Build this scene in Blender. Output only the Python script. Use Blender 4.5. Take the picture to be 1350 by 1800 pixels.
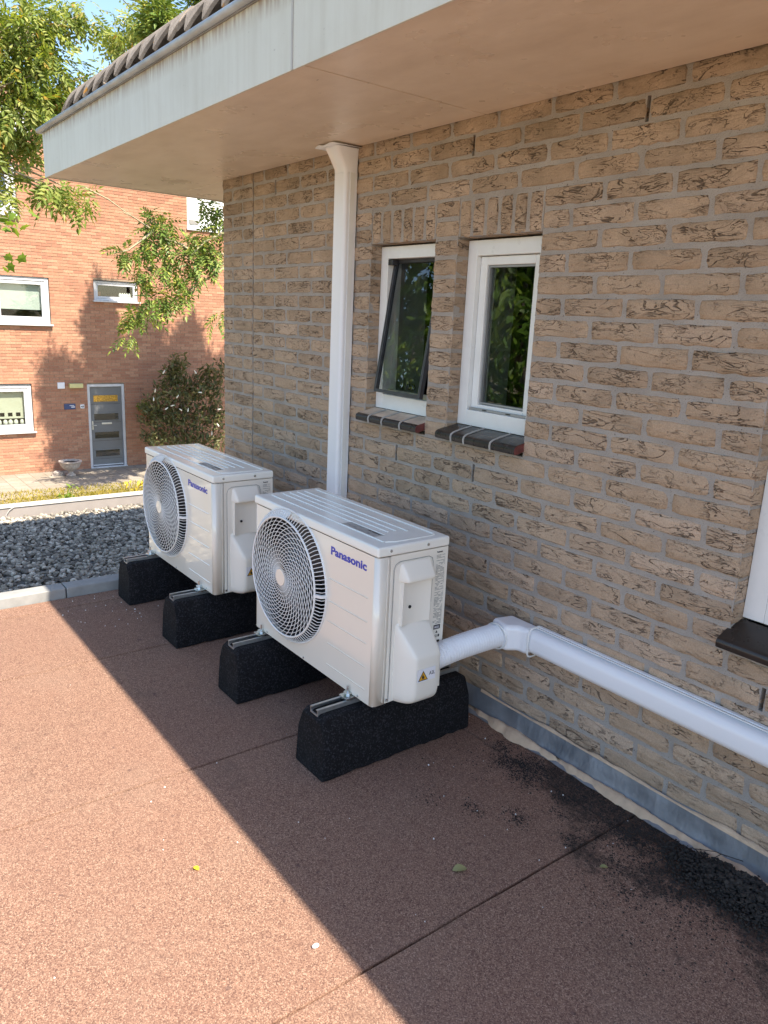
import bpy, bmesh, math, random
import numpy as np
from mathutils import Vector, Matrix
random.seed(7); rng = np.random.default_rng(7)
S = bpy.context.scene
for o in list(bpy.data.objects): bpy.data.objects.remove(o)
COL = S.collection
R_ = math.radians

# ------------------------------------------------------------------ camera, sky, sun, exposure
cd = bpy.data.cameras.new('camera'); cam = bpy.data.objects.new('camera', cd); COL.objects.link(cam)
rt = Vector((-0.600695, -0.798261, 0.044096)); dn = Vector((-0.222631, 0.114047, -0.968209)); fw = Vector((0.767855, -0.591415, -0.246225))
m = Matrix.Identity(4)
for i in range(3):
    m[i][0] = rt[i]; m[i][1] = -dn[i]; m[i][2] = -fw[i]
m[0][3], m[1][3], m[2][3] = -1.447025, 1.826577, 1.361638
cam.matrix_world = m
cd.sensor_fit = 'HORIZONTAL'; cd.sensor_width = 36; cd.lens = 36 * 1342.684 / 1350
cd.clip_start = 0.05; cd.clip_end = 2000
S.camera = cam
SUN = Vector((.70, .137, -1.0)).normalized()          # the way the light travels
W = bpy.data.worlds.new('World'); S.world = W; W.use_nodes = True
wn = W.node_tree.nodes; wl = W.node_tree.links
bg = wn['Background']; sk = wn.new('ShaderNodeTexSky'); sk.sky_type = 'NISHITA'; sk.sun_disc = False
sk.sun_elevation = math.asin(-SUN.z); sk.sun_rotation = math.atan2(-SUN.x, -SUN.y)
sk.air_density = 1.0; sk.dust_density = 0.6; sk.ozone_density = 1.2
wl.new(sk.outputs[0], bg.inputs[0]); bg.inputs[1].default_value = 0.125
ld = bpy.data.lights.new('sun', 'SUN'); sun = bpy.data.objects.new('sun', ld); COL.objects.link(sun)
ld.energy = 4.6; ld.angle = R_(0.53); ld.color = (1, .90, .76)
sun.rotation_euler = SUN.to_track_quat('-Z', 'Y').to_euler(); sun.location = (-6, -2, 9)
S.view_settings.view_transform = 'Standard'; S.view_settings.look = 'None'; S.view_settings.gamma = 1
S.view_settings.use_curve_mapping = False
S.view_settings.exposure = 1.42

# ------------------------------------------------------------------ materials
MATS = {}
class NT:
    def __init__(s, name):
        s.m = bpy.data.materials.new(name); s.m.use_nodes = True; s.t = s.m.node_tree
        s.b = s.t.nodes['Principled BSDF']; s.l = s.t.links.new; MATS[name] = s.m
    def n(s, ty, **kw):
        x = s.t.nodes.new('ShaderNode' + ty)
        for k, v in kw.items():
            if k.startswith('i_'):
                x.inputs[int(k[2:])].default_value = v
            else: setattr(x, k, v)
        return x
    def coord(s, which='Object', scale=(1, 1, 1), rnd=0.0, island=False):
        if which == 'Pos': o = s.n('NewGeometry').outputs['Position']
        else: o = s.n('TexCoord').outputs[which]
        if rnd:
            r = s.n('ObjectInfo').outputs['Random']
            if island:
                g = s.n('NewGeometry').outputs['Random Per Island']; a = s.n('Math', operation='ADD'); s.l(r, a.inputs[0]); s.l(g, a.inputs[1]); r = a.outputs[0]
            mu = s.n('Math', operation='MULTIPLY'); s.l(r, mu.inputs[0]); mu.inputs[1].default_value = rnd
            ad = s.n('VectorMath', operation='ADD'); s.l(o, ad.inputs[0]); s.l(mu.outputs[0], ad.inputs[1]); o = ad.outputs[0]
        mp = s.n('Mapping'); mp.inputs['Scale'].default_value = scale; s.l(o, mp.inputs[0]); return mp.outputs[0]
    def noise(s, co, sc, det=4, rough=.6, dist=0, out='Fac'):
        x = s.n('TexNoise'); x.inputs['Scale'].default_value = sc; x.inputs['Detail'].default_value = det
        x.inputs['Roughness'].default_value = rough; x.inputs['Distortion'].default_value = dist
        s.l(co, x.inputs['Vector']); return x.outputs[out]
    def ramp(s, f, *st):
        x = s.n('ValToRGB'); e = x.color_ramp.elements
        while len(e) < len(st): e.new(0.5)
        for i, (p, c) in enumerate(st):
            e[i].position = p
            e[i].color = (c, c, c, 1) if not hasattr(c, '__len__') else (*c, 1)
        s.l(f, x.inputs[0]); return x.outputs[0]
    def mix(s, f, a, b, mode='MIX'):
        x = s.n('Mix', data_type='RGBA', blend_type=mode)
        for k, v in ((0, f), (6, a), (7, b)):
            if hasattr(v, 'links'): s.l(v, x.inputs[k])
            elif k == 0: x.inputs[0].default_value = v
            else: x.inputs[k].default_value = (*v, 1)
        return x.outputs[2]
    def math(s, op, a, b=0.0, clamp=False):
        x = s.n('Math', operation=op); x.use_clamp = clamp
        for k, v in ((0, a), (1, b)):
            if hasattr(v, 'links'): s.l(v, x.inputs[k])
            else: x.inputs[k].default_value = v
        return x.outputs[0]
    def bump(s, h, st=.5, d=.002, prev=None):
        x = s.n('Bump'); x.inputs['Strength'].default_value = st; x.inputs['Distance'].default_value = d
        s.l(h, x.inputs['Height'])
        if prev is not None: s.l(prev, x.inputs['Normal'])
        return x.outputs[0]
    def done(s, col=None, rough=None, nrm=None, metal=None):
        for k, v in (('Base Color', col), ('Roughness', rough), ('Normal', nrm), ('Metallic', metal)):
            if v is None: continue
            if hasattr(v, 'links'): s.l(v, s.b.inputs[k])
            elif k == 'Base Color': s.b.inputs[k].default_value = (*v, 1)
            else: s.b.inputs[k].default_value = v
        return s.m

def simple(name, col, rough=.5, metal=0, var=.12, sc=6, bump=.15, bsc=60, bd=.001, spec=None):
    t = NT(name); c = t.coord('Pos')
    n = t.noise(c, sc, 5); lo = tuple(x * (1 - var) for x in col); hi = tuple(min(1, x * (1 + var)) for x in col)
    cc = t.ramp(n, (.3, lo), (.7, hi))
    nr = t.bump(t.noise(c, bsc, 3), bump, bd) if bump else None
    r = rough if var < .03 else t.ramp(t.noise(c, sc * 1.7, 3), (.3, max(0, rough - .07)), (.7, min(1, rough + .07)))
    t.done(cc, r, nr, metal)
    if spec is not None: t.b.inputs['Specular IOR Level'].default_value = spec
    return t.m

def brick_mat(name, cols, crease=1.0, sc=1.0):
    t = NT(name)
    P = t.coord('Pos', (1, 1, 1), 3.0, True)
    r1 = t.n('ObjectInfo').outputs['Random']; r2 = t.n('NewGeometry').outputs['Random Per Island']
    r = t.math('FRACT', t.math('ADD', t.math('MULTIPLY', r1, 7.13), t.math('MULTIPLY', r2, 5.7)))
    base = t.ramp(r, (0, cols[0]), (.35, cols[1]), (.7, cols[2]), (1, cols[3]))
    blot = t.noise(P, 14, 5, .6)
    base = t.mix(t.ramp(blot, (.35, 0), (.75, .55)), base, tuple(x * 1.25 for x in cols[1]))
    grain = t.noise(P, 260, 3, .7)
    base = t.mix(t.ramp(grain, (.35, .35), (.6, 0)), base, tuple(x * .5 for x in cols[2]))
    # hand-moulded folds, dirt and shade painted dark: contour lines of a stretched, twisted noise
    C = t.coord('Pos', (8 * sc, 8 * sc, 30 * sc), 3.0, True)
    w = t.noise(C, 1.0, 3.2, .55, .9)
    ln = t.math('ABSOLUTE', t.math('SUBTRACT', w, .5))
    gate = t.ramp(t.math('ADD', t.noise(P, 7, 2, .5), t.math('MULTIPLY', t.math('SUBTRACT', r, .5), .22)), (.44, 0), (.52, 1))
    wid = t.ramp(t.noise(P, 26, 2, .5), (.42, .005), (.75, .028))
    cr = t.math('SUBTRACT', 1.0, t.math('DIVIDE', ln, wid), True)
    cr = t.math('MULTIPLY', cr, gate)
    C2 = t.coord('Pos', (17 * sc, 17 * sc, 60 * sc), 5.0, True)
    w2 = t.noise(C2, 1.2, 3, .6, .8)
    cr2 = t.math('SUBTRACT', 1.0, t.math('DIVIDE', t.math('ABSOLUTE', t.math('SUBTRACT', w2, .52)), .016), True)
    cr2 = t.math('MULTIPLY', cr2, t.ramp(t.noise(P, 12, 3), (.47, 0), (.62, .75)))
    pits = t.ramp(t.noise(P, 95, 2, .5), (.69, 0), (.73, .7))
    zz = t.n('SeparateXYZ'); t.l(t.n('NewGeometry').outputs['Position'], zz.inputs[0])
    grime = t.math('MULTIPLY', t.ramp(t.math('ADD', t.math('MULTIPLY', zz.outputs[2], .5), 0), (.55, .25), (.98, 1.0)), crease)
    dark = t.math('MAXIMUM', t.math('MAXIMUM', cr, cr2), t.math('MULTIPLY', pits, .6))
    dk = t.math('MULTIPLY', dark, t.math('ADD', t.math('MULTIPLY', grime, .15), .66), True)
    col = t.mix(dk, base, (.045, .032, .025))
    # weather film high on the wall
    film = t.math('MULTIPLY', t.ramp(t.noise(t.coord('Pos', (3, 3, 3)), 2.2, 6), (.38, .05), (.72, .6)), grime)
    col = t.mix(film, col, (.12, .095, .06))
    h = t.math('SUBTRACT', t.math('ADD', t.math('MULTIPLY', w, 1.2), t.math('MULTIPLY', grain, .15)), t.math('MULTIPLY', dark, .8))
    nr = t.bump(h, 1.0, .007)
    t.done(col, .93, nr); t.b.inputs['Specular IOR Level'].default_value = .15
    return t.m
YB = [(.46, .33, .225), (.54, .40, .285), (.38, .275, .19), (.60, .45, .335)]
brick_mat('pale_brick', YB)

def mortar_mat():
    t = NT('mortar'); P = t.coord('Pos')
    c = t.ramp(t.noise(P, 7, 5), (.3, (.34, .305, .27)), (.7, (.45, .41, .37)))
    sp = t.ramp(t.noise(P, 420, 2), (.62, 0), (.7, .6)); c = t.mix(sp, c, (.12, .1, .09))
    sp2 = t.ramp(t.noise(P, 150, 2), (.68, 0), (.72, .8)); c = t.mix(sp2, c, (.07, .055, .045))
    nr = t.bump(t.noise(P, 220, 4, .7), .9, .003)
    t.done(c, .95, nr); t.b.inputs['Specular IOR Level'].default_value = .1
mortar_mat()

def rubber_tile_mat():
    t = NT('red_rubber'); P = t.coord('Pos')
    v = t.n('TexVoronoi'); v.inputs['Scale'].default_value = 430; t.l(P, v.inputs['Vector'])
    g = t.n('SeparateColor'); t.l(v.outputs['Color'], g.inputs[0])
    c = t.ramp(g.outputs[0], (0, (.10, .054, .042)), (.35, (.22, .124, .087)), (.75, (.32, .190, .130)), (1, (.47, .315, .225)))
    big = t.noise(P, 1.6, 6, .6)
    c = t.mix(t.ramp(big, (.35, .25), (.65, 0)), c, (.25, .13, .095))
    w = t.ramp(t.noise(P, 2.7, 4), (.5, 0), (.8, .3)); c = t.mix(w, c, (.31, .22, .165))
    ob = t.n('ObjectInfo').outputs['Random']; c = t.mix(t.math('MULTIPLY', ob, .16), c, (.12, .07, .055))
    st_ = t.ramp(t.noise(t.coord('Pos', (1, 1, 1)), 3.4, 8, .7), (.56, 0), (.66, .22)); c = t.mix(st_, c, (.12, .08, .06))
    # black soot of the soil that lies along the wall at the near end
    sx = t.n('SeparateXYZ'); t.l(P, sx.inputs[0])
    # distance field: y small and x < .3
    a = t.math('SUBTRACT', 1.0, t.math('DIVIDE', sx.outputs[1], .56), True)
    b = t.math('DIVIDE', t.math('SUBTRACT', .45, sx.outputs[0]), .75, True)
    f = t.math('MULTIPLY', a, b)
    nn = t.noise(P, 5.5, 7, .68)
    f2 = t.ramp(t.math('ADD', t.math('MULTIPLY', f, .86), t.math('MULTIPLY', t.math('SUBTRACT', nn, .5), 1.9)), (.44, 0), (.62, .80))
    f2 = t.math('MULTIPLY', f2, t.ramp(t.noise(P, 70, 4, .7), (.36, .55), (.6, 1)))
    c = t.mix(f2, c, (.028, .022, .019))
    sp = t.ramp(t.noise(P, 33, 2, .4), (.735, 0), (.75, .7)); c = t.mix(sp, c, (.12, .07, .06))
    nr = t.bump(g.outputs[1], .75, .0022); nr = t.bump(t.noise(P, 40, 4), .3, .004, nr)
    t.done(c, .9, nr); t.b.inputs['Specular IOR Level'].default_value = .25
rubber_tile_mat()

def gran_mat():
    t = NT('black_rubber'); P = t.coord('Object', (1, 1, 1), 4)
    v = t.n('TexVoronoi'); v.inputs['Scale'].default_value = 240; t.l(P, v.inputs['Vector'])
    g = t.n('SeparateColor'); t.l(v.outputs['Color'], g.inputs[0])
    c = t.ramp(g.outputs[0], (0, (.005, .005, .006)), (.7, (.010, .010, .012)), (1, (.035, .035, .04)))
    c = t.mix(t.ramp(t.noise(P, 9, 5), (.55, 0), (.8, .3)), c, (.03, .028, .026))
    t.done(c, .8, t.bump(g.outputs[1], .8, .003)); t.b.inputs['Specular IOR Level'].default_value = .2
gran_mat()

def streak_mat(name, col, dirt, amt, rough=.35, vert=True):
    t = NT(name); P = t.coord('Pos')
    st = t.noise(t.coord('Pos', (22, 22, 1.5) if vert else (3, 9, 3)), 1, 5, .6)
    c = t.mix(t.ramp(st, (.42, 0), (.8, amt)), col, dirt)
    c = t.mix(t.ramp(t.noise(P, 4, 6, .65), (.45, 0), (.85, amt)), c, dirt)
    sp = t.ramp(t.noise(P, 60, 3, .55), (.70, 0), (.745, .55)); gate = t.ramp(t.noise(P, 3.1, 3), (.48, 0), (.62, 1))
    c = t.mix(t.math('MULTIPLY', sp, gate), c, (.12, .08, .055))
    return t, P, c
t, P, c = streak_mat('fascia_paint', (.71, .70, .61), (.47, .43, .33), .35)
zz = t.n('SeparateXYZ'); t.l(P, zz.inputs[0])
ru = t.math('MULTIPLY', t.ramp(t.math('SUBTRACT', zz.outputs[2], 2.0), (.145, 0), (.205, 1)), t.ramp(t.noise(t.coord('Pos', (60, 60, 6)), 1, 4, .6), (.36, 0), (.62, 1)))
c = t.mix(t.math('MULTIPLY', ru, .75), c, (.24, .11, .05))
t.done(c, .42, t.bump(t.noise(P, 5, 2), .08, .006))
t, P, c = streak_mat('soffit_paint', (.84, .71, .56), (.46, .33, .22), .38, vert=False)
t.done(c, t.ramp(t.noise(P, 3, 4), (.3, .22), (.7, .42)), t.bump(t.noise(P, 4, 2), .08, .006))

def ac_mat():
    t = NT('ivory_paint'); P = t.coord('Object')
    c = t.ramp(t.noise(P, 5, 3), (.3, (.84, .79, .69)), (.7, (.86, .81, .71)))
    t.done(c, .20, t.bump(t.noise(P, 9, 2), .12, .0015)); t.b.inputs['Coat Weight'].default_value = 1.0; t.b.inputs['Coat Roughness'].default_value = .04
    t = NT('ivory_plastic'); P = t.coord('Object')
    t.done((.83, .795, .71), .33, t.bump(t.noise(P, 300, 2), .05, .0005))
ac_mat()
simple('lid_paint', (.86, .86, .80), .2, 0, .03, 4, .05, 20)
simple('grille_plastic', (.80, .80, .78), .35, 0, .03, 5, 0)
simple('fan_plastic', (.045, .045, .05), .45, 0, .1, 5, 0)
simple('dark_cavity', (.010, .010, .011), .7, 0, .3, 5, .2)
simple('zinc', (.50, .52, .54), .55, .45, .18, 9, .3, 40)
simple('galvanised', (.55, .56, .56), .38, .85, .12, 40, .2, 90)
simple('bolt_steel', (.66, .68, .66), .25, .95, .1, 30, 0)
simple('white_pvc', (.87, .88, .90), .28, 0, .01, 3, 0)
simple('window_white', (.84, .85, .83), .33, 0, .05, 8, .08, 60)
simple('anodised_dark', (.07, .07, .075), .4, .5, .2, 20, .1)
simple('glass_bead', (.35, .36, .36), .4, .2, .1, 9, 0)
simple('sill_glaze', (.030, .024, .021), .30, 0, .3, 14, .2, 60)
simple('sill_worn', (.62, .49, .37), .6, 0, .3, 14, .3, 60)
simple('sill_body', (.14, .04, .035), .8, 0, .3, 30, .4, 90)
simple('grout', (.40, .385, .36), .9, 0, .1, 40, .4, 200)
simple('interior_dark', (.03, .03, .032), .8, 0, .2, 3, 0)
simple('interior_grey', (.33, .35, .34), .7, 0, .08, 3, 0)
simple('sand', (.60, .43, .29), .95, 0, .15, 20, .6, 300, .002)
simple('soil', (.032, .026, .022), .95, 0, .5, 60, .5, 200, .002)
simple('concrete', (.28, .28, .27), .85, 0, .16, 12, .5, 180, .001)
simple('roof_film', (.22, .205, .185), .8, 0, .2, 7, .2, 30)
simple('grey_trim', (.30, .27, .25), .55, 0, .1, 5, .1)
simple('pale_trim', (.50, .48, .44), .5, 0, .1, 5, .1)
simple('print_black', (.02, .02, .025), .4, 0, .1, 5, 0)
simple('print_grey', (.27, .265, .25), .5, 0, .3, 60, 0)
simple('print_faint', (.42, .41, .38), .5, 0, .15, 60, 0)
simple('logo_blue', (.035, .05, .42), .35, 0, .05, 5, 0)
simple('sticker_white', (.82, .82, .86), .35, 0, .02, 5, 0)
simple('sticker_yellow', (.80, .42, .02), .4, 0, .05, 5, 0)
simple('door_grey', (.165, .17, .175), .45, 0, .06, 5, .05)
simple('frame_greywhite', (.60, .60, .62), .35, 0, .04, 5, 0)
simple('blind_cream', (.62, .60, .46), .8, 0, .05, 9, .1)
simple('blind_white', (.60, .64, .58), .8, 0, .05, 9, .1)
simple('panel_white', (.78, .80, .80), .4, 0, .03, 3, 0)
simple('amber', (.50, .27, .03), .3, 0, .5, 30, .4, 40)
simple('terracotta', (.35, .13, .07), .8, 0, .15, 8, .3)
simple('plate_blue', (.035, .06, .16), .4, 0, .1, 8, 0)
simple('lamp_cream', (.62, .55, .25), .45, 0, .08, 8, 0)
simple('urn_stone', (.44, .38, .33), .9, 0, .3, 20, .7, 80, .006)
simple('bark', (.16, .13, .10), .9, 0, .3, 12, .7, 40, .01)
simple('twig', (.33, .28, .17), .8, 0, .2, 12, .3, 60)
simple('cable_black', (.02, .02, .02), .5, 0, .1, 5, 0)
simple('pebble_white', (.78, .76, .72), .7, 0, .08, 60, .3)
simple('flower_white', (.75, .73, .62), .8, 0, .1, 60, 0)

def lead_mat():
    t = NT('lead'); P = t.coord('Pos')
    c = t.ramp(t.noise(P, 9, 5), (.3, (.16, .167, .18)), (.7, (.28, .285, .30)))
    t.done(c, .5, t.bump(t.noise(t.coord('Pos', (9, 9, 4)), 1.6, 4), .8, .012), .35)
lead_mat()
def roofcap_mat():
    t = NT('fibre_cement'); P = t.coord('Pos')
    c = t.ramp(t.noise(P, 12, 6, .65), (.3, (.16, .13, .105)), (.6, (.30, .25, .205)), (.8, (.42, .37, .31)))
    li = t.ramp(t.noise(P, 7, 5, .6), (.66, 0), (.69, 1)); c = t.mix(li, c, (.45, .20, .02))
    sp = t.ramp(t.noise(P, 90, 3), (.6, 0), (.7, .6)); c = t.mix(sp, c, (.05, .04, .035))
    t.done(c, .95, t.bump(t.noise(P, 120, 4, .7), .8, .004))
roofcap_mat()
def stone_mat():
    t = NT('river_gravel'); r = t.n('NewGeometry').outputs['Random Per Island']
    c = t.ramp(r, (0, (.09, .078, .062)), (.3, (.20, .175, .14)), (.6, (.34, .30, .235)), (.85, (.50, .44, .355)), (1, (.70, .64, .53)))
    P = t.coord('Pos'); c = t.mix(t.ramp(t.noise(P, 70, 4), (.4, .35), (.6, 0)), c, (.14, .13, .12))
    t.done(c, .75, t.bump(t.noise(P, 200, 2), .3, .001))
stone_mat()
def redbrick_mat():
    t = NT('red_brick'); r = t.n('NewGeometry').outputs['Random Per Island']; P = t.coord('Pos')
    c = t.ramp(r, (0, (.36, .168, .105)), (.3, (.42, .203, .122)), (.6, (.46, .232, .142)), (.85, (.50, .275, .17)), (1, (.39, .183, .115)))
    c = t.mix(t.ramp(t.noise(P, 25, 3), (.4, .25), (.6, 0)), c, (.24, .10, .07))
    t.done(c, .9, t.bump(t.noise(P, 60, 3), .5, .004))
    t = NT('red_mortar'); P = t.coord('Pos')
    t.done(t.ramp(t.noise(P, 6, 4), (.3, (.28, .195, .13)), (.7, (.36, .26, .18))), .95)
redbrick_mat()
def ground_mats():
    t = NT('garden_ground'); P = t.coord('Pos')
    c = t.ramp(t.noise(P, 1.2, 6), (.3, (.16, .13, .07)), (.6, (.24, .20, .11)), (.8, (.11, .12, .05)))
    t.done(c, .95, t.bump(t.noise(P, 15, 5), .8, .03))
    t = NT('paving'); P = t.coord('Pos', (1, 1, 1))
    b = t.n('TexBrick'); b.inputs['Scale'].default_value = 1; b.inputs['Brick Width'].default_value = .3; b.inputs['Row Height'].default_value = .3
    b.inputs['Mortar Size'].default_value = .006; b.inputs['Color1'].default_value = (.33, .29, .235, 1); b.inputs['Color2'].default_value = (.27, .235, .19, 1); b.inputs['Mortar'].default_value = (.12, .10, .07, 1)
    t.l(P, b.inputs['Vector'])
    c = t.mix(t.ramp(t.noise(P, 2.4, 6), (.4, 0), (.7, .5)), b.outputs[0], (.22, .18, .12))
    t.done(c, .9, t.bump(t.noise(P, 30, 4), .5, .01))
ground_mats()
def leaf_mat(name, stops, tr=.35, rough=.45):
    t = NT(name); r = t.n('NewGeometry').outputs['Random Per Island']
    c = t.ramp(r, *stops); P = t.coord('Pos')
    c = t.mix(t.ramp(t.noise(P, 2.3, 3), (.42, 0), (.62, .5)), c, stops[0][1])
    t.done(c, rough); t.b.inputs['Specular IOR Level'].default_value = .35
    tl = t.n('BsdfTranslucent'); cc = t.mix(1.0, c, (1.0, 1.0, .35), 'MULTIPLY'); t.l(cc, tl.inputs[0])
    mx = t.n('MixShader'); mx.inputs[0].default_value = tr
    t.l(t.b.outputs[0], mx.inputs[1]); t.l(tl.outputs[0], mx.inputs[2])
    t.l(mx.outputs[0], t.t.nodes['Material Output'].inputs['Surface'])
leaf_mat('ash_leaf', ((0, (.13, .19, .035)), (.3, (.22, .28, .055)), (.65, (.34, .38, .09)), (.93, (.46, .47, .14)), (1.0, (.55, .30, .045))), .45)
leaf_mat('branch_leaf', ((0, (.09, .15, .028)), (.4, (.16, .23, .045)), (.8, (.27, .33, .07)), (.97, (.42, .43, .08)), (1.0, (.48, .33, .05))), .22)
leaf_mat('bush_leaf', ((0, (.08, .095, .035)), (.4, (.13, .135, .055)), (.8, (.20, .19, .08)), (1.0, (.34, .28, .13))), .2)
leaf_mat('dense_leaf', ((0, (.06, .13, .012)), (.5, (.14, .25, .03)), (.9, (.28, .40, .05)), (1.0, (.38, .46, .07))), .3)
leaf_mat('maple_leaf', ((0, (.16, .25, .03)), (.5, (.22, .33, .04)), (1.0, (.30, .38, .06))), .45)
leaf_mat('grass_blade', ((0, (.20, .19, .03)), (.5, (.40, .32, .05)), (1.0, (.52, .40, .09))), .3)
leaf_mat('dry_leaf', ((0, (.30, .30, .13)), (1.0, (.38, .36, .17))), .2)
leaf_mat('yellow_leaf', ((0, (.60, .45, .03)), (1.0, (.65, .5, .05))), .2)
def glass_mat(name, tint, rough=0.0, ior=1.5):
    t = NT(name)
    t.done(tint, rough); t.b.inputs['Transmission Weight'].default_value = 1; t.b.inputs['IOR'].default_value = ior
glass_mat('pane_glass', (.80, .84, .82)); 
def thin_glass(name, f0):
    t = NT(name); t.t.nodes.remove(t.b)
    tr = t.n('BsdfTransparent'); tr.inputs[0].default_value = (.86, .89, .88, 1); gl = t.n('BsdfGlossy'); gl.inputs['Roughness'].default_value = .02
    mx = t.n('MixShader'); mx.inputs[0].default_value = f0; t.l(tr.outputs[0], mx.inputs[1]); t.l(gl.outputs[0], mx.inputs[2])
    t.l(mx.outputs[0], t.t.nodes['Material Output'].inputs['Surface'])
thin_glass('far_glass', .06)

# ------------------------------------------------------------------ mesh helpers
def link(name, me, mat, parent=None):
    o = bpy.data.objects.new(name, me); COL.objects.link(o)
    if mat is not None and not me.materials: me.materials.append(MATS[mat])
    if parent is not None: o.parent = parent
    return o
class MB:
    def __init__(s): s.v = []; s.f = []; s.sm = []; s.n = 0
    def add(s, v, f, smooth=False):
        k = s.n; s.v.extend(tuple(p) for p in v); s.f.extend(tuple(i + k for i in q) for q in f); s.sm.extend([smooth] * len(f)); s.n += len(v); return s
    def box(s, x0, x1, y0, y1, z0, z1):
        if x0 > x1: x0, x1 = x1, x0
        if y0 > y1: y0, y1 = y1, y0
        if z0 > z1: z0, z1 = z1, z0
        return s.add([(x0, y0, z0), (x1, y0, z0), (x1, y1, z0), (x0, y1, z0), (x0, y0, z1), (x1, y0, z1), (x1, y1, z1), (x0, y1, z1)],
                     [(0, 3, 2, 1), (4, 5, 6, 7), (0, 1, 5, 4), (1, 2, 6, 5), (2, 3, 7, 6), (3, 0, 4, 7)])
    def tube(s, pts, r, seg=8, closed=False, caps=True, smooth=True, ref=None):
        pts = [Vector(p) for p in pts]; n = len(pts); rr = r if hasattr(r, '__len__') else [r] * n
        V = []; F = []; last = None
        for i, p in enumerate(pts):
            a = pts[(i + 1) % n] if (closed or i < n - 1) else p; b = pts[i - 1] if (closed or i > 0) else p
            d = (a - b).normalized()
            u = Vector(ref) if ref else (last if last else (Vector((0, 0, 1)) if abs(d.z) < .9 else Vector((1, 0, 0))))
            w = d.cross(u).normalized(); u = w.cross(d).normalized(); last = u
            for k in range(seg):
                an = 2 * math.pi * (k + .5) / seg; V.append(p + (u * math.cos(an) + w * math.sin(an)) * rr[i])
        m_ = n if closed else n - 1
        for i in range(m_):
            for k in range(seg):
                a = i * seg + k; b = i * seg + (k + 1) % seg; c = ((i + 1) % n) * seg + (k + 1) % seg; d = ((i + 1) % n) * seg + k
                F.append((a, b, c, d))
        if caps and not closed: F.append(tuple(range(seg - 1, -1, -1))); F.append(tuple((n - 1) * seg + k for k in range(seg)))
        return s.add(V, F, smooth)
    def prism(s, poly, axis, a, b, smooth=False):
        """poly in the two other axes (cyclic order), extruded along axis from a to b"""
        n = len(poly)
        def mk(p, t):
            return {'x': (t, p[0], p[1]), 'y': (p[0], t, p[1]), 'z': (p[0], p[1], t)}[axis]
        V = [mk(p, a) for p in poly] + [mk(p, b) for p in poly]
        F = [(i, (i + 1) % n, n + (i + 1) % n, n + i) for i in range(n)] + [tuple(range(n - 1, -1, -1)), tuple(range(n, 2 * n))]
        return s.add(V, F, smooth)
    def disc(s, c, axis, r, h, seg=16):
        poly = [(math.cos(2 * math.pi * k / seg) * r, math.sin(2 * math.pi * k / seg) * r) for k in range(seg)]
        i = 'xyz'.index(axis); o = [c[j] for j in range(3) if j != i]
        return s.prism([(p[0] + o[0], p[1] + o[1]) for p in poly], axis, c[i] - h / 2, c[i] + h / 2)
    def lathe(s, prof, c=(0, 0, 0), seg=24, smooth=True):
        V = []; F = []; n = len(prof)
        for r, z in prof:
            for k in range(seg):
                a = 2 * math.pi * k / seg; V.append((c[0] + r * math.cos(a), c[1] + r * math.sin(a), c[2] + z))
        for i in range(n - 1):
            for k in range(seg):
                F.append((i * seg + k, i * seg + (k + 1) % seg, (i + 1) * seg + (k + 1) % seg, (i + 1) * seg + k))
        F.append(tuple(range(seg - 1, -1, -1))); F.append(tuple((n - 1) * seg + k for k in range(seg)))
        return s.add(V, F, smooth)
    def mesh(s, name, mat=None, bevel=0, bseg=2, fix=True, angle=None):
        me = bpy.data.meshes.new(name); me.from_pydata(s.v, [], s.f)
        me.polygons.foreach_set('use_smooth', s.sm)
        if fix or bevel:
            b = bmesh.new(); b.from_mesh(me)
            if fix: bmesh.ops.recalc_face_normals(b, faces=b.faces)
            if bevel:
                ed = [e for e in b.edges if len(e.link_faces) == 2 and e.calc_face_angle(0) > .5]
                bmesh.ops.bevel(b, geom=ed, offset=bevel, segments=bseg, affect='EDGES', profile=.5, clamp_overlap=True)
                for f in b.faces: f.smooth = True
                for e in b.edges:
                    if len(e.link_faces) == 2 and e.calc_face_angle(0) > .9: e.smooth = False
            elif any(s.sm):
                for e in b.edges:
                    if len(e.link_faces) == 2 and e.calc_face_angle(0) > .9: e.smooth = False
            b.to_mesh(me); b.free()
        if mat: me.materials.append(MATS[mat])
        me.update(); return me
    def obj(s, name, mat, parent=None, **kw):
        o = link(name, s.mesh(name, mat, **kw), None, parent)
        if kw.get('bevel'): md = o.modifiers.new('wn', 'WEIGHTED_NORMAL'); md.keep_sharp = True
        return o
def wn_smooth(o):
    md = o.modifiers.new('wn', 'WEIGHTED_NORMAL'); md.keep_sharp = True
def np_mesh(name, V, F, mat, smooth=False):
    """V (n,3), F (m,k) all faces of k corners"""
    V = np.asarray(V, np.float32); F = np.asarray(F, np.int32); k = F.shape[1]
    me = bpy.data.meshes.new(name); me.vertices.add(len(V)); me.vertices.foreach_set('co', V.ravel())
    me.loops.add(F.size); me.loops.foreach_set('vertex_index', F.ravel())
    me.polygons.add(len(F)); me.polygons.foreach_set('loop_start', np.arange(0, F.size, k, dtype=np.int32))
    me.polygons.foreach_set('loop_total', np.full(len(F), k, np.int32))
    me.polygons.foreach_set('use_smooth', np.full(len(F), smooth))
    me.update(calc_edges=True); me.materials.append(MATS[mat]); return me
def empty(name, loc, label=None, cat=None, group=None):
    o = bpy.data.objects.new(name, None); COL.objects.link(o); o.location = loc; o.empty_display_size = .1
    if label: o['label'] = label; o['category'] = cat
    if group: o['group'] = group
    return o
def tag(o, label, cat, group=None):
    o['label'] = label; o['category'] = cat
    if group: o['group'] = group
    return o
def struct(o, label=None):
    o['kind'] = 'structure'
    if label: o['label'] = label
    return o
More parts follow.
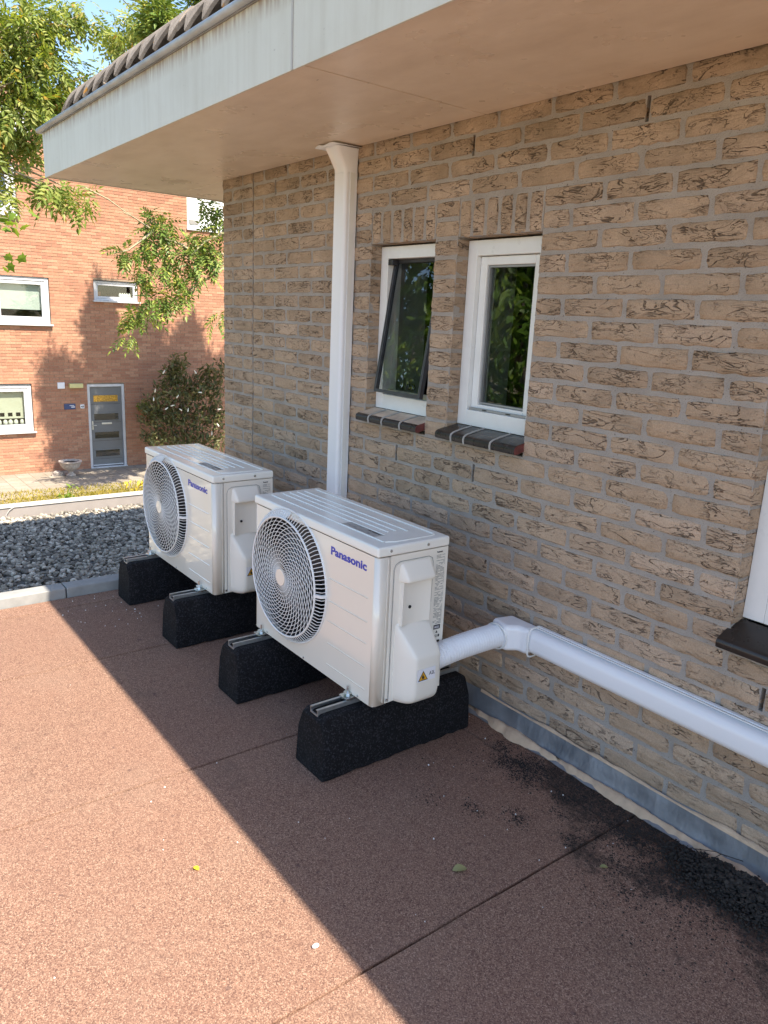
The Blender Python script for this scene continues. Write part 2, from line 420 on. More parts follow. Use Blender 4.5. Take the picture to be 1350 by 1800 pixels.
def stuff(o, label=None, cat=None):
    o['kind'] = 'stuff'
    if label: o['label'] = label
    if cat: o['category'] = cat
    return o
AX = {'front': ((-1, 0, 0), (0, 0, 1)), 'side': ((0, -1, 0), (0, 0, 1)), 'top': ((-1, 0, 0), (0, -1, 0))}
def text_obj(name, body, size, loc, mat, face, parent=None, bold=0.0, align='LEFT', width=None, ext=.0004, sx=1):
    c = bpy.data.curves.new(name, 'FONT'); c.body = body; c.size = size; c.offset = bold; c.extrude = ext; c.align_x = align; c.resolution_u = 3
    o = bpy.data.objects.new(name, c); COL.objects.link(o); bpy.context.view_layer.update()
    me = bpy.data.meshes.new_from_object(o.evaluated_get(bpy.context.evaluated_depsgraph_get()))
    bpy.data.objects.remove(o)
    co = np.array([v.co[:] for v in me.vertices])
    if width: sx = width / (co[:, 0].max() - co[:, 0].min()); co[:, 0] -= co[:, 0].min()
    co[:, 0] *= sx
    X = np.array(AX[face][0], float); Y = np.array(AX[face][1], float); Z = np.cross(X, Y)
    co = co[:, :1] * X + co[:, 1:2] * Y + co[:, 2:3] * Z + np.array(loc)
    me.vertices.foreach_set('co', co.astype(np.float32).ravel()); me.update()
    me.materials.clear(); me.materials.append(MATS[mat]); me.name = name
    return link(name, me, None, parent)
def copy_tree(o, parent=None):
    c = o.copy(); COL.objects.link(c)
    if parent: c.parent = parent
    for ch in list(o.children): copy_tree(ch, c)
    return c
CAMP = np.array(m.translation)

# ================================================================== SETTING
gd = MB(); gd.add([(-400, -400, -2.44), (600, -400, -2.44), (600, 400, -2.44), (-400, 400, -2.44)], [(0, 1, 2, 3)])
struct(gd.obj('garden_ground', 'garden_ground'))
pv = MB(); pv.add([(14.6, -12, -2.432), (16.99, -12, -2.432), (16.99, 14, -2.432), (14.6, 14, -2.432)], [(0, 1, 2, 3)])
struct(pv.obj('paved_path', 'paving'))

# ---- the terrace: a flat roof with red rubber tiles
TZ = 0.0
b = MB(); b.box(-5, 2.31, .0, 4.4, -.35, -.03); b.box(-5, 5.05, -.1, 4.4, -2.44, -.352); b.box(5.05, 5.14, -2.5, 4.4, -2.44, -.352); b.box(2.42, 5.05, -2.5, -.102, -2.44, -.352)
terr = struct(b.obj('roof_terrace', 'roof_film'))
xs = [-5.0, -3.095, -2.19, -1.285, -.38, .525, 1.43, 2.045, 2.172]
ys = [.02, .132, 2.05, 3.9]
def tile(x0, x1, y0, y1, tilt):
    g = .0026; x0 += (.0014 if abs(x0 + .38) < .01 else g); x1 -= (.0014 if abs(x1 + .38) < .01 else g); y0 += g; y1 -= g; b = .0015
    z = -.0 + tilt
    bm_ = MB(); n = 14
    # wavy long edges so that the seams do not run ruler-straight
    def ring(ins, zz):
        P = []
        for i in range(n): P.append((x0 + ins + (x1 - x0 - 2 * ins) * i / n, y0 + ins + random.uniform(0, .0012), zz))
        for i in range(n): P.append((x1 - ins + wx1[i], y0 + ins + (y1 - y0 - 2 * ins) * i / n, zz))
        for i in range(n): P.append((x1 - ins - (x1 - x0 - 2 * ins) * i / n, y1 - ins, zz))
        for i in range(n): P.append((x0 + ins + wx0[i], y1 - ins - (y1 - y0 - 2 * ins) * i / n, zz))
        return P
    wx1 = [random.uniform(-.0034, .0) for _ in range(n)]; wx0 = [random.uniform(0, .0034) for _ in range(n)]
    a, c, d = ring(0, -.029), ring(0, z - .005), ring(b, z)
    V = a + c + d; k = 4 * n; F = []
    for s0 in (0, k):
        for i in range(k): F.append((s0 + i, s0 + (i + 1) % k, s0 + k + (i + 1) % k, s0 + k + i))
    F.append(tuple(range(2 * k, 3 * k)))
    bm_.add(V, F); return bm_
for i in range(len(xs) - 1):
    for j in range(len(ys) - 1):
        tile(xs[i], xs[i + 1], ys[j], ys[j + 1], random.uniform(-.0012, .0012)).obj('rubber_tile', 'red_rubber', terr)
# kerb of pale concrete blocks on the terrace edge, zinc strip behind
kb = empty('terrace_kerb', (2.22, 1.5, 0), 'pale concrete kerb along the far edge of the rubber tiles', 'kerb')
y = -.12
for L_ in (.55, .494, 1.0, 1.0, 1.0):
    q = MB().box(-.045, .045, y + .002 - 1.5, y + L_ - .002 - 1.5, -.028, .048 + random.uniform(-.001, .001)); q.obj('kerb_block', 'concrete', kb, bevel=.006); y += L_
q = MB(); q.box(.048, .056, -1.62, 2.4, -.02, .036); q.box(.056, .13, -1.62, 2.4, -.022, -.016); q.box(.13, .136, -1.62, 2.4, -.33, .004); q.obj('edge_strip', 'roof_film', kb, fix=False)
# far roof edge
pe = empty('roof_edge_trim', (5.1, 0, -.35), 'grey brown roof edge trim with pale cap behind the gravel', 'roof edge')
MB().box(-.03, .05, -2.5, 4.4, 0.002, .10).obj('upstand', 'grey_trim', pe, bevel=.003)
q = MB()
yy = -2.5
while yy < 4.3:
    q = MB().box(-.038, .075, yy + .002, yy + 1.998, .101, .112); q.obj('cap_strip', 'pale_trim', pe, bevel=.003); yy += 2.0
# drain strap seen at the left
MB().tube([(-.045, .62, .0), (-.05, .63, .05), (-.045, .60, .09), (-.04, .57, .105)], .003, 6).obj('wire', 'pale_trim', pe)

# ---- gravel bed
def ico(sub):
    b = bmesh.new(); bmesh.ops.create_icosphere(b, subdivisions=sub, radius=1)
    V = np.array([v.co[:] for v in b.verts]); F = np.array([[v.index for v in f.verts] for f in b.faces]); b.free(); return V, F
IV, IF = ico(2); JV, JF = ico(1)
def stones(region, n, size, z, name, mat, hi=True, flat=.62, stack=.012):
    TV, TF = (IV, IF) if hi else (JV, JF)
    x = rng.uniform(region[0], region[1], n); y = rng.uniform(region[2], region[3], n)
    s = rng.uniform(size[0], size[1], n)
    ax = np.stack([s, s * rng.uniform(.6, .95, n), s * rng.uniform(flat - .15, flat + .15, n)], 1)
    P = TV[None] * (1 + .16 * np.sin(TV[None] @ rng.normal(size=(n, 3, 3)) * 2.2)[..., :1])
    P = P * ax[:, None]
    a = rng.uniform(0, 2 * np.pi, n); ti = rng.normal(0, .35, n)
    ct, st = np.cos(ti), np.sin(ti); ca, sa = np.cos(a), np.sin(a)
    X, Y, Z_ = P[..., 0], P[..., 1], P[..., 2]
    X, Z_ = X * ct[:, None] - Z_ * st[:, None], X * st[:, None] + Z_ * ct[:, None]
    X, Y = X * ca[:, None] - Y * sa[:, None], X * sa[:, None] + Y * ca[:, None]
    P = np.stack([X + x[:, None], Y + y[:, None], Z_ + z + rng.uniform(0, stack, n)[:, None]], -1)
    F = TF[None] + (np.arange(n) * len(TV))[:, None, None]
    return link(name, np_mesh(name, P.reshape(-1, 3), F.reshape(-1, 3), mat, True), None)
stuff(stones((2.37, 5.04, -1.2, 1.9), 19000, (.010, .021), -.34, 'roof_gravel', 'river_gravel', True, .62, .022), 'rounded grey river gravel on the lower flat roof', 'gravel')

# ================================================================== THE PALE BRICK HOUSE
HC, L = .0625, .2175
def cz(c): return 1.978 - HC * c
house = empty('brick_house', (0, 0, 0), 'pale hand moulded brick house wall with deep white eaves', 'house')
XE, XR = 2.3925, -2.6
OPEN = [(.707, 1.0875, .9465, 1.635), (.2155, .589, .9465, 1.635), (-1.30, -.5437, .572, 1.259)]
VENT = {1: [-8.5, -5.5, -2.5, .5, 3.5], 18: [-4, -2], 24: [3]}
JX = 9.5 * L          # expansion joint
pieces = []           # (course, x0, x1, kind)
mort = MB()
for c in range(0, 32):
    z = cz(c); odd = c % 2
    cuts = []
    k = 12
    edges = sorted({round(-(kk + (.5 if odd else 0)) * L, 5) for kk in range(-12, 13)} | {XE, round(JX, 5)})
    edges = [e for e in edges if XR - .3 < e <= XE]
    def blocked(z):
        out = []
        for (a, b_, z0, z1) in OPEN:
            if z0 < z < z1: out.append((a, b_))
        if c in (4, 5): out += [(OPEN[0][0], OPEN[0][1]), (OPEN[1][0], OPEN[1][1])]
        return out
    bl = blocked(z)
    segs = []
    for a, b_ in zip(edges[:-1], edges[1:]):
        parts_ = [(a, b_)]
        for (p, q_) in bl:
            nw = []
            for (u, v) in parts_:
                if q_ <= u or p >= v: nw.append((u, v)); continue
                if u < p: nw.append((u, p))
                if v > q_: nw.append((q_, v))
            parts_ = nw
        segs += parts_
    # the pier between the two windows is one header wide
    segs = [s_ for s_ in segs if s_[1] - s_[0] > .012]
    if bl and 4 <= c <= 16:
        pr_ = (OPEN[1][1], OPEN[0][0])
        segs = [s_ for s_ in segs if not (s_[0] > pr_[0] - .001 and s_[1] < pr_[1] + .001)] + [pr_]
    def isop(x): return any(abs(x - e) < .002 for o_ in bl for e in o_) or abs(x - XE) < .001
    vx = [-kk * L for kk in VENT.get(c, [])]
    for a, b_ in segs:
        ja = 0 if isop(a) else .0058; jb = 0 if isop(b_) else .0058
        if abs(a - JX) < .002: ja = .0048
        if abs(b_ - JX) < .002: jb = .0048
        if b_ - a - ja - jb > .02: pieces.append((c, a + ja, b_ - jb, 'brick'))
    # mortar bed of this course
    runs = [(XR, XE)]
    holes = list(bl) + [(v - .0055, v + .0055) for v in vx] + [(JX - .005, JX + .005)]
    for (p, q_) in holes:
        nw = []
        for (u, v) in runs:
            if q_ <= u or p >= v: nw.append((u, v)); continue
            if u < p: nw.append((u, p))
            if v > q_: nw.append((q_, v))
        runs = nw
    for u, v in runs:
        e0 = .0015 if any(abs(u - o_[0]) < .002 or abs(u - o_[1]) < .002 for o_ in bl) else 0
        e1 = .0015 if any(abs(v - o_[0]) < .002 or abs(v - o_[1]) < .002 for o_ in bl) else (.0015 if abs(v - XE) < .002 else 0)
        mort.box(u + e0, v - e1, -.098, -.0055, z - HC / 2, z + HC / 2)
for (a, b_, z0, z1) in OPEN[:2]:
    mort.box(a + .0005, b_ - .0005, -.098, -.0058, 1.636, cz(3.5))
mort.box(XR, XE - .002, -.098, -.0055, cz(31.5) - .03, cz(31.5)); mort.box(XR, XE - .002, -.098, -.0055, cz(-.5), 2.2)
mort.obj('mortar_bed', 'mortar', house, fix=False)
def brick_mesh(w, h, seed, dep=.1, nx=None):
    """irregular hand-moulded brick: origin centre of the front face, front towards +y"""
    r = random.Random(seed); nx = nx or (7 if w > .15 else (4 if w > .07 else 3)); nz = 3
    ni, nj = nx + 1, nz + 1; V = []; F = []
    outx = lambda t_: w / 2; 
    xs_ = [(-.5 + i / nx) * w for i in range(ni)]; zs_ = [(-.5 + j / nz) * h for j in range(nj)]
    def jit(a): return r.uniform(-a, a)
    top = [jit(.0026) for _ in range(ni)]; bot = [jit(.0030) for _ in range(ni)]; lf = [jit(.0022) for _ in range(nj)]; rg = [jit(.0022) for _ in range(nj)]
    for j in range(nj):
        for i in range(ni):
            x = xs_[i]; z = zs_[j]; yv = jit(.0011)
            inset = .0035
            if i == 0: x += inset * (1.6 if j in (0, nz) else 1) + abs(lf[j]) * .5
            if i == nx: x -= inset * (1.6 if j in (0, nz) else 1) + abs(rg[j]) * .5
            if j == 0: z += inset + bot[i] * .6
            if j == nz: z -= inset + top[i] * .6
            if i in (0, nx) or j in (0, nz): yv -= .0016
            if i in (0, nx) and j in (0, nz): yv -= .002; x -= math.copysign(.003, x); z -= math.copysign(.0015, z)
            V.append((x, yv, z))
    for j in range(nz):
        for i in range(nx): a = j * ni + i; F.append((a, a + ni, a + ni + 1, a + 1))
    per = [(i, 0) for i in range(nx)] + [(nx, j) for j in range(nz)] + [(i, nz) for i in range(nx, 0, -1)] + [(0, j) for j in range(nz, 0, -1)]
    base = len(V); np_ = len(per)
    for (i, j) in per:
        V.append((xs_[i] + (lf[j] if i == 0 else rg[j] if i == nx else 0), -.0075, zs_[j] + (bot[i] if j == 0 else top[i] if j == nz else 0)))
    for (i, j) in per: V.append((xs_[i], -dep, zs_[j]))
    fr = [j * ni + i for (i, j) in per]
    for q in range(np_):
        q2 = (q + 1) % np_
        F.append((fr[q], fr[q2], base + q2, base + q)); F.append((base + q, base + q2, base + np_ + q2, base + np_ + q))
    return V, F
BH = .0515
cache = {}
def bmesh_for(w, h, var, mat='pale_brick'):
    key = (round(w, 3), round(h, 3), var, mat)
    if key not in cache:
        V, F = brick_mesh(w, h, hash(key) % 9999 if False else int(w * 1e4 + h * 1e3 + var * 77))
        me = bpy.data.meshes.new('brick'); me.from_pydata(V, [], F); me.materials.append(MATS[mat]); me.update()
        b = bmesh.new(); b.from_mesh(me); bmesh.ops.recalc_face_normals(b, faces=b.faces)
        for f in b.faces: f.smooth = True
        for e in b.edges:
            if len(e.link_faces) == 2 and e.calc_face_angle(0) > 1.0: e.smooth = False
        b.to_mesh(me); b.free()
        cache[key] = me
    return cache[key]
allb = []
for (c, a, b_, kd) in pieces:
    allb.append(((a + b_) / 2, random.uniform(-.0015, .0015), cz(c), b_ - a, BH, random.uniform(-.006, .006)))
for (a, b_, z0, z1) in OPEN[:2]:
    pw = (b_ - a) / 6
    for i in range(6):
        allb.append((a + pw * (i + .5), random.uniform(-.001, .0015), 1.6925, pw - .0125, .114, random.uniform(-.012, .012)))
Ri = np.array([[*rt], [*dn], [*fw]])
def score(t_):
    q = Ri @ (np.array([t_[0], 0, t_[2]]) - CAMP)
    if q[2] < .2: return -1
    px = 675 + 1342.7 * q[0] / q[2]; py = 900 + 1342.7 * q[1] / q[2]
    if not (-40 < px < 1390 and -40 < py < 1840): return t_[3] * .01
    v = CAMP - np.array([t_[0], 0, t_[2]]); return t_[3] * t_[4] * v[1] / np.linalg.norm(v) ** 3
allb.sort(key=score, reverse=True)
nobj = 0; VV = []; FF = []; nv = 0
for i, (x, y_, z, w, h, rt_) in enumerate(allb):
    if i < 300:
        me = bmesh_for(w, h, random.randrange(7)); o = link('brick', me, None, house); o.location = (x, y_, z); o.rotation_euler = (0, rt_, 0)
    else:
        V, F = brick_mesh(w, h, i); V = np.array(V) + (x, y_, z); VV.append(V); FF += [tuple(q + nv for q in f) for f in F]; nv += len(V)
me = bpy.data.meshes.new('brickwork'); me.from_pydata(np.concatenate(VV).tolist(), [], FF); me.materials.append(MATS['pale_brick']); me.update()
b = bmesh.new(); b.from_mesh(me); bmesh.ops.recalc_face_normals(b, faces=b.faces); b.to_mesh(me); b.free()
stuff(link('brickwork', me, None, house))
# walls behind the facing bricks, room
b = MB(); zb, zt = -.34, 2.2
segs_x = [(XR, -1.30), (-.5437, .2155), (.589, .707), (1.0875, XE - .01)]
for u, v in segs_x: b.box(u, v, -.30, -.1005, zb, zt)
for (a, b_, z0, z1) in OPEN: b.box(a, b_, -.30, -.1005, zb, z0 - .004); b.box(a, b_, -.30, -.1005, z1 + .004, zt)
b.box(XR, XE - .01, -2.6, -2.5, zb, zt); b.box(XE - .11, XE - .01, -2.5, -.30, zb, zt); b.box(XR, XR + .1, -2.5, -.3, zb, zt); b.box(XR, XE, -2.5, -.3, zt, zt + .05); b.box(XR, XE - .01, -2.5, -.3, zb, zb + .1)
b.obj('inner_wall', 'interior_dark', house, fix=False)
MB().box(XR, 2.41, -2.5, -.102, -2.44, -.345).obj('lower_wall', 'mortar', house)
# end wall facing the gravel roof
q = MB(); q.box(XE - .009, XE - .002, -2.6, -.1, -.34, 1.995); q.obj('end_wall', 'mortar', house)
# grey window reveals inside
q = MB()
for (a, b_, z0, z1) in OPEN[:2]:
    for xx in (a, b_): q.box(xx - (.004 if xx == b_ else -.004), xx - (.012 if xx == b_ else -.012), -.29, -.13, z0 + .06, z1 - .02)
    q.box(a + .012, b_ - .012, -.29, -.13, z0 + .045, z0 + .055)
q.obj('inner_reveal', 'interior_grey', house, fix=False)
# ---- windows
def frame_rect(mb, x0, x1, z0, z1, y0, y1, w, wb=None, wt=None):
    wb = wb or w; wt = wt or w
    mb.box(x0, x0 + w, y0, y1, z0, z1); mb.box(x1 - w, x1, y0, y1, z0, z1)
    mb.box(x0 + w, x1 - w, y0, y1, z0, z0 + wb); mb.box(x0 + w, x1 - w, y0, y1, z1 - wt, z1)
def pane(x0, x1, z0, z1, y, parent, mat='pane_glass', th=.004):
    return MB().box(x0, x1, y - th, y, z0, z1).obj('pane', mat, parent)
FY = -.055
# w2 : closed white casement
a, b_, z0, z1 = OPEN[1]
zb_ = 1.005
win = MB(); frame_rect(win, a + .001, b_ - .001, zb_, z1 - .006, FY - .07, FY, .045, .055, .05)
wo = win.obj('window', 'window_white', house, bevel=.002)
s_ = MB(); frame_rect(s_, a + .047, b_ - .047, zb_ + .056, z1 - .058, FY - .065, FY - .018, .032, .02, .028); s_.obj('sash', 'window_white', wo, bevel=.003)
s_ = MB(); frame_rect(s_, a + .080, b_ - .080, zb_ + .078, z1 - .087, FY - .05, FY - .026, .006); s_.obj('glazing_bead', 'glass_bead', wo)
s_ = MB(); s_.box(a + .05, b_ - .05, FY - .017, FY - .006, zb_ + .0555, zb_ + .064)
s_.obj('drip_rail', 'glass_bead', wo, bevel=.001)
for xx in (a + .12, b_ - .14): MB().box(xx, xx + .022, FY - .008, FY - .0055, zb_ + .058, zb_ + .062).obj('drain_slot', 'print_black', wo)
pane(a + .084, b_ - .084, zb_ + .082, z1 - .091, FY - .036, wo)
# w1 : white frame, dark top-hung outer sash tilted open
a, b_, z0, z1 = OPEN[0]
win = MB(); frame_rect(win, a + .001, b_ - .001, zb_, z1 - .006, FY - .07, FY, .045, .058, .045)
wo = win.obj('window', 'window_white', house, bevel=.002)
sw, sh = (b_ - a) - .092, (z1 - .053) - (zb_ + .062)
s_ = MB(); frame_rect(s_, -sw / 2, sw / 2, -sh, 0, -.010, .010, .013)
so = s_.obj('sash', 'anodised_dark', wo, bevel=.0015)
so.location = ((a + b_) / 2, FY - .040, z1 - .053); so.rotation_euler = (R_(8.7), 0, 0)
p_ = pane(-sw / 2 + .012, sw / 2 - .012, -sh + .012, -.012, 0, so)
s_ = MB(); s_.box(-sw / 2 + .006, sw / 2 - .006, -.03, -.012, -sh - .004, -sh + .016); q_ = s_.obj('window_bar', 'galvanised', wo, bevel=.001); q_.location = so.location; q_.rotation_euler = (R_(4), 0, 0)
for dx in (-.014, .014):
    MB().lathe([(.003, 0), (.009, .002), (.010, .012), (.007, .022), (.003, .026)], ((a + b_) / 2 + dx, FY - .03, zb_ + .085), 12).obj('window_latch', 'print_black', wo)
MB().box(b_ - .075, b_ - .048, FY - .03, FY + .002, z1 - .075, z1 - .054).obj('hinge', 'anodised_dark', wo, bevel=.002)
# w3 : big white window at the right edge of the view
a, b_, z0, z1 = OPEN[2]
win = MB(); frame_rect(win, a + .001, b_ - .001, .652, z1 - .004, FY - .07, FY, .055, .075)
wo = win.obj('window', 'window_white', house, bevel=.002)
s_ = MB(); frame_rect(s_, a + .057, b_ - .057, .728, z1 - .061, FY - .065, FY - .016, .05); s_.obj('sash', 'window_white', wo, bevel=.003)
pane(a + .105, b_ - .105, .776, z1 - .108, FY - .036, wo)

# ---- window sills of dark glazed tiles
def sill(x0, x1, zf, zr, cuts, top, name_label):
    so = MB().box(x0 + .004, x1 - .004, -.052, -.008, zf - .022, zf - .016).obj('window_sill', 'grout', house)
    e = [x0] + cuts + [x1]
    for u, v in zip(e[:-1], e[1:]):
        g = .0028
        prof = [(-.055, zr), (.030, zf + .004), (.040, zf - .002), (.043, zf - .010), (.041, zf - .024), (.030, zf - .027), (.004, zf - .02), (-.055, zr - .026)]
        q = MB(); q.prism(prof, 'x', u + g, v - g); me = q.mesh('sill_tile', top, bevel=.002)
        me.materials.append(MATS['sill_glaze']); me.materials.append(MATS['sill_body'])
        for f in me.polygons:
            cy = f.center.y; nx_ = f.normal.x
            if nx_ < -.9 and u == x0: f.material_index = 2
            elif cy > .032 or f.normal.y > .5: f.material_index = 1
        wn_smooth(link('sill_tile', me, None, so))
    for u in cuts:
        q = MB(); q.tube([(u, -.054, zr + .0005), (u, .0, (zr + zf) / 2 + .0015), (u, .031, zf + .0045), (u, .0415, zf - .002), (u, .0435, zf - .012), (u, .041, zf - .026)], .0034, 6); q.obj('sill_grout', 'grout', so)
    # jamb mortar at both ends
    return so
sill(.702, 1.092, .982, 1.004, [.80, .912, 1.0], 'sill_worn', 0)
sill(.206, .598, .982, 1.004, [.318, .445, .51], 'sill_glaze', 0)
sill(-1.31, -.532, .612, .648, [-1.18, -1.05, -.93, -.81, -.685], 'sill_glaze', 0)

# ---- eaves: soffit, fascia, drip edge, roof caps
XF, YF, ZS, ZFT = 3.075, .68, 1.996, 2.205
def panel(name, x0, x1, y0, y1, z0, z1, mat, bev=.0015, par=None): return MB().box(x0, x1, y0, y1, z0, z1).obj(name, mat, par or house, bevel=bev)
seam = .488
panel('soffit_panel', seam + .0028, XF - .008, .0025, YF - .008, ZS, ZS + .012, 'soffit_paint')
panel('soffit_panel', -1.9, seam - .0028, .0025, YF - .008, ZS, ZS + .012, 'soffit_paint')
panel('soffit_panel', -5.0, -1.903, .0015, YF - .008, ZS, ZS + .012, 'soffit_paint')
panel('soffit_panel', XE + .0015, XF - .008, -3.4, -.0020, ZS, ZS + .012, 'soffit_paint')
fz = ZS - .004
panel('fascia_panel', .534, XF, YF - .006, YF, fz, ZFT, 'fascia_paint', .001)
panel('fascia_panel', -1.9, .530, YF - .006, YF, fz, ZFT, 'fascia_paint', .001)
panel('fascia_panel', -5.0, -1.903, YF - .006, YF, fz, ZFT, 'fascia_paint', .001)
panel('fascia_panel', XF - .006, XF - .0002, -3.4, YF - .008, fz, ZFT, 'fascia_paint', .001)
panel('fascia_joint', .528, .536, YF + .0005, YF + .0025, fz, ZFT - .006, 'pale_trim', .0008)
dr = MB(); dr.tube([(-5, YF + .016, ZFT + .012), (XF + .02, YF + .016, ZFT + .012)], .0125, 10); dr.box(-5, XF + .01, YF - .05, YF + .004, ZFT + .0015, ZFT + .006)
dr.tube([(XF + .02, YF + .016, ZFT + .012), (XF + .02, -3.4, ZFT + .012)], .0125, 10); dr.obj('drip_edge', 'zinc', house, fix=False)
roof = MB(); roof.add([(XF - .05, .60, 2.30), (-5, .60, 2.30), (-5, -3.4, 1.9 + 1.1), (XF - .05, -3.4, 3.0)], [(0, 1, 2, 3)])
roof = MB(); roof.box(-5, XF - .02, -3.4, .40, 2.22, 2.27)
ro = roof.obj('roof', 'dark_cavity', house)
# ridge caps of corrugated fibre cement with a scalloped skirt
def cap(x0, x1, endround, phase, lift):
    nu, nv_ = 100, 9; V = []; F = []
    prof = [(-.22, .08), (-.12, .14), (-.03, .168), (.005, .168), (.034, .158), (.055, .138), (.073, .112), (.090, .082), (.106, .045)]
    for i in range(nu + 1):
        x = x0 + (x1 - x0) * i / nu
        u = (x - phase) / .146
        tri = abs((u % 1) - .5) * 2            # 1 at the lobe, 0 in the notch
        lobe = max(0, min(1, tri * 1.02))
        dx_end = (x1 - x) if endround else 9
        for j, (py, pz) in enumerate(prof):
            w = max(0, (j - 4) / 4.0)
            yy = py; zz = pz
            if j > 4:
                t_ = (j - 4) / 4 * (1 - .64 * (1 - lobe)) * 4 + 4; a_ = int(min(nv_ - 2, t_)); f_ = t_ - a_
                yy = prof[a_][0] * (1 - f_) + prof[a_ + 1][0] * f_; zz = prof[a_][1] * (1 - f_) + prof[a_ + 1][1] * f_
            if dx_end < .12:
                k = 1 - (dx_end / .12); zz = zz - .10 * k * k * (pz / .2) ; yy = yy - .02 * k * k
            V.append((x, .535 + yy, 2.235 + zz + lift))
    for i in range(nu):
        for j in range(nv_ - 1): a = i * nv_ + j; F.append((a, a + 1, a + nv_ + 1, a + nv_))
    me = MB().add(V, F, False).mesh('roof_cap', 'fibre_cement')
    o = link('roof_cap', me, None, ro); sd = o.modifiers.new('s', 'SOLIDIFY'); sd.thickness = .012; sd.offset = -1
x = 2.86; i = 0
for (x0, x1, er) in ((2.205, 2.96, True), (1.435, 2.215, False), (.70, 1.45, False), (-.03, .715, False), (-.76, -.02, False), (-1.5, -.75, False), (-2.24, -1.49, False), (-3.0, -2.23, False)):
    cap(x0, x1, er, .02, .006 * (i % 2)); i += 1
# wave ends of the sheets under the caps
sh_ = MB(); V = []; F = []; n = 480
for i in range(n + 1):
    x = -3 + (XF - .20 + 3) * i / n; zz = 2.250 + .020 * math.cos((x - .02) / .146 * 2 * math.pi)
    V += [(x, .625, zz), (x, .2, zz + .03)]
for i in range(n): F.append((2 * i, 2 * i + 1, 2 * i + 3, 2 * i + 2))
sh_.add(V, F, True); o = sh_.obj('corrugated_sheet', 'fibre_cement', ro, fix=False); sd = o.modifiers.new('s', 'SOLIDIFY'); sd.thickness = .007
MB().box(-3, XF - .13, .50, .51, 2.222, 2.375).obj('dark_backing', 'dark_cavity', ro)  # added dark board, stands in for the shade behind the cap notches

# ---- lead flashing with sand-coloured sealant
V = []; F = []; n = 300
for i in range(n + 1):
    x = -2.6 + (1.9 + 2.6) * i / n
    wv = .003 * math.sin(x * 23) + .002 * math.sin(x * 57 + 1)
    top = .088 + .004 * math.sin(x * 9) + .002 * math.sin(x * 31)
    for (yy, zz) in ((.0025, top), (.006 + abs(wv) * .6, top - .012), (.011 + wv, .055), (.016 + wv, .028), (.024 + wv * .5, .012), (.042 + wv, .0035)): V.append((x, yy, zz))
for i in range(n):
    for j in range(5): a = i * 6 + j; F.append((a, a + 1, a + 7, a + 6))
MB().add(V, F, True).obj('lead_flashing', 'lead', house, fix=False)
def bead(name, x0, x1, f, mat, n=260, par=None):
    V = []; F = []
    for i in range(n + 1):
        x = x0 + (x1 - x0) * i / n
        ya, yb, za, zb__ = f(x); ym = (ya + yb) / 2
        V += [(x, ya, za), (x, ym, max(za, zb__) + .004), (x, yb, zb__)]
    for i in range(n):
        for j in range(2): a = i * 3 + j; F.append((a, a + 1, a + 4, a + 3))
    return MB().add(V, F, True).obj(name, mat, par, fix=False)
from mathutils import noise as MN
def nz(x, s, o=0): return MN.noise(Vector((x * s + o, o * 1.7, 0)))
def f1(x):
    w = .012 + .020 * nz(x, 5) + .012 * nz(x, 19, 5) + .005 * nz(x, 60, 2); w = max(-.004, w - .004) if x < .30 else -.004
    e = 1 if -.78 < x else max(0, 1 - (-.78 - x) * 8)
    return (.026 - .5 * w, .032 + w * e, .021 + .25 * w, .0022)
stuff(bead('sealant', -1.2, .36, f1, 'sand', par=house))
def f2(x):
    w = .004 + .012 * nz(x, 4, 3) + .007 * nz(x, 21, 8); w = max(-.003, w - .004)
    return (.0085, .0028, .083, .088 + w)
stuff(bead('mortar_smear', -1.4, .30, f2, 'sand', par=house))
# a corroded clip and cobweb specks on the soffit corner are left to the paint material

# ================================================================== CABLE TRUNKING
tr = empty('cable_trunking', (1.235, .03, 0), 'tall white plastic trunking running up the brick wall to the soffit', 'trunking', 'white trunking on the wall')
def chan(mb_axis, w, d, r=.012, lip=.0):
    """profile (across, out) of a rounded trunking lid"""
    P = [(-w / 2, 0), (-w / 2, d - r)]
    for k in range(1, 9): a = math.pi / 2 * k / 8; P.append((-w / 2 + r * (1 - math.cos(a)), d - r + r * math.sin(a)))
    for k in range(8): a = math.pi / 2 * (1 - k / 8.0); P.append((w / 2 - r * (1 - math.cos(a)), d - r + r * math.sin(a)))
    P += [(w / 2, d - r), (w / 2, 0)]
    return P
pr = [(p[0], p[1] - .03) for p in chan('z', .085, .054, .014)]
q = MB().prism([(a, b_ + .0015) for a, b_ in pr], 'z', .003, 1.90); q.obj('trunking_lid', 'white_pvc', tr, bevel=.0)
MB().box(-.0448, .0448, -.0285, -.017, .0035, 1.9).obj('trunking_base', 'white_pvc', tr)
MB().box(-.0465, -.0435, -.016, .004, .0035, 1.9).obj('lid_seam', 'window_white', tr)
# flared end: tapers outwards from the wall to a thin flange under the soffit
V = []; F = []
lv = [(1.900, .0435, .0262), (1.915, .0438, .028), (1.950, .045, .048), (1.978, .047, .066), (1.988, .050, .069)]
for z, hw, yo in lv: V += [(-hw, -.0285, z), (-hw, yo - .012, z), (-hw + .012, yo, z), (hw - .012, yo, z), (hw, yo - .012, z), (hw, -.0285, z)]
for i in range(len(lv) - 1):
    for k in range(5): a = i * 6 + k; F.append((a, a + 1, a + 7, a + 6))
MB().add(V, F, True).obj('flared_collar', 'white_pvc', tr)
V = []; n = 20; F = []
for i in range(n + 1):
    x = -.07 + .145 * i / n; zz = 1.9885 + .003 * math.sin(i * .5)
    V += [(x, -.0285, zz), (x, .092 + .01 * math.sin(i / n * math.pi), zz - .001)]
for i in range(n): F.append((2 * i, 2 * i + 1, 2 * i + 3, 2 * i + 2))
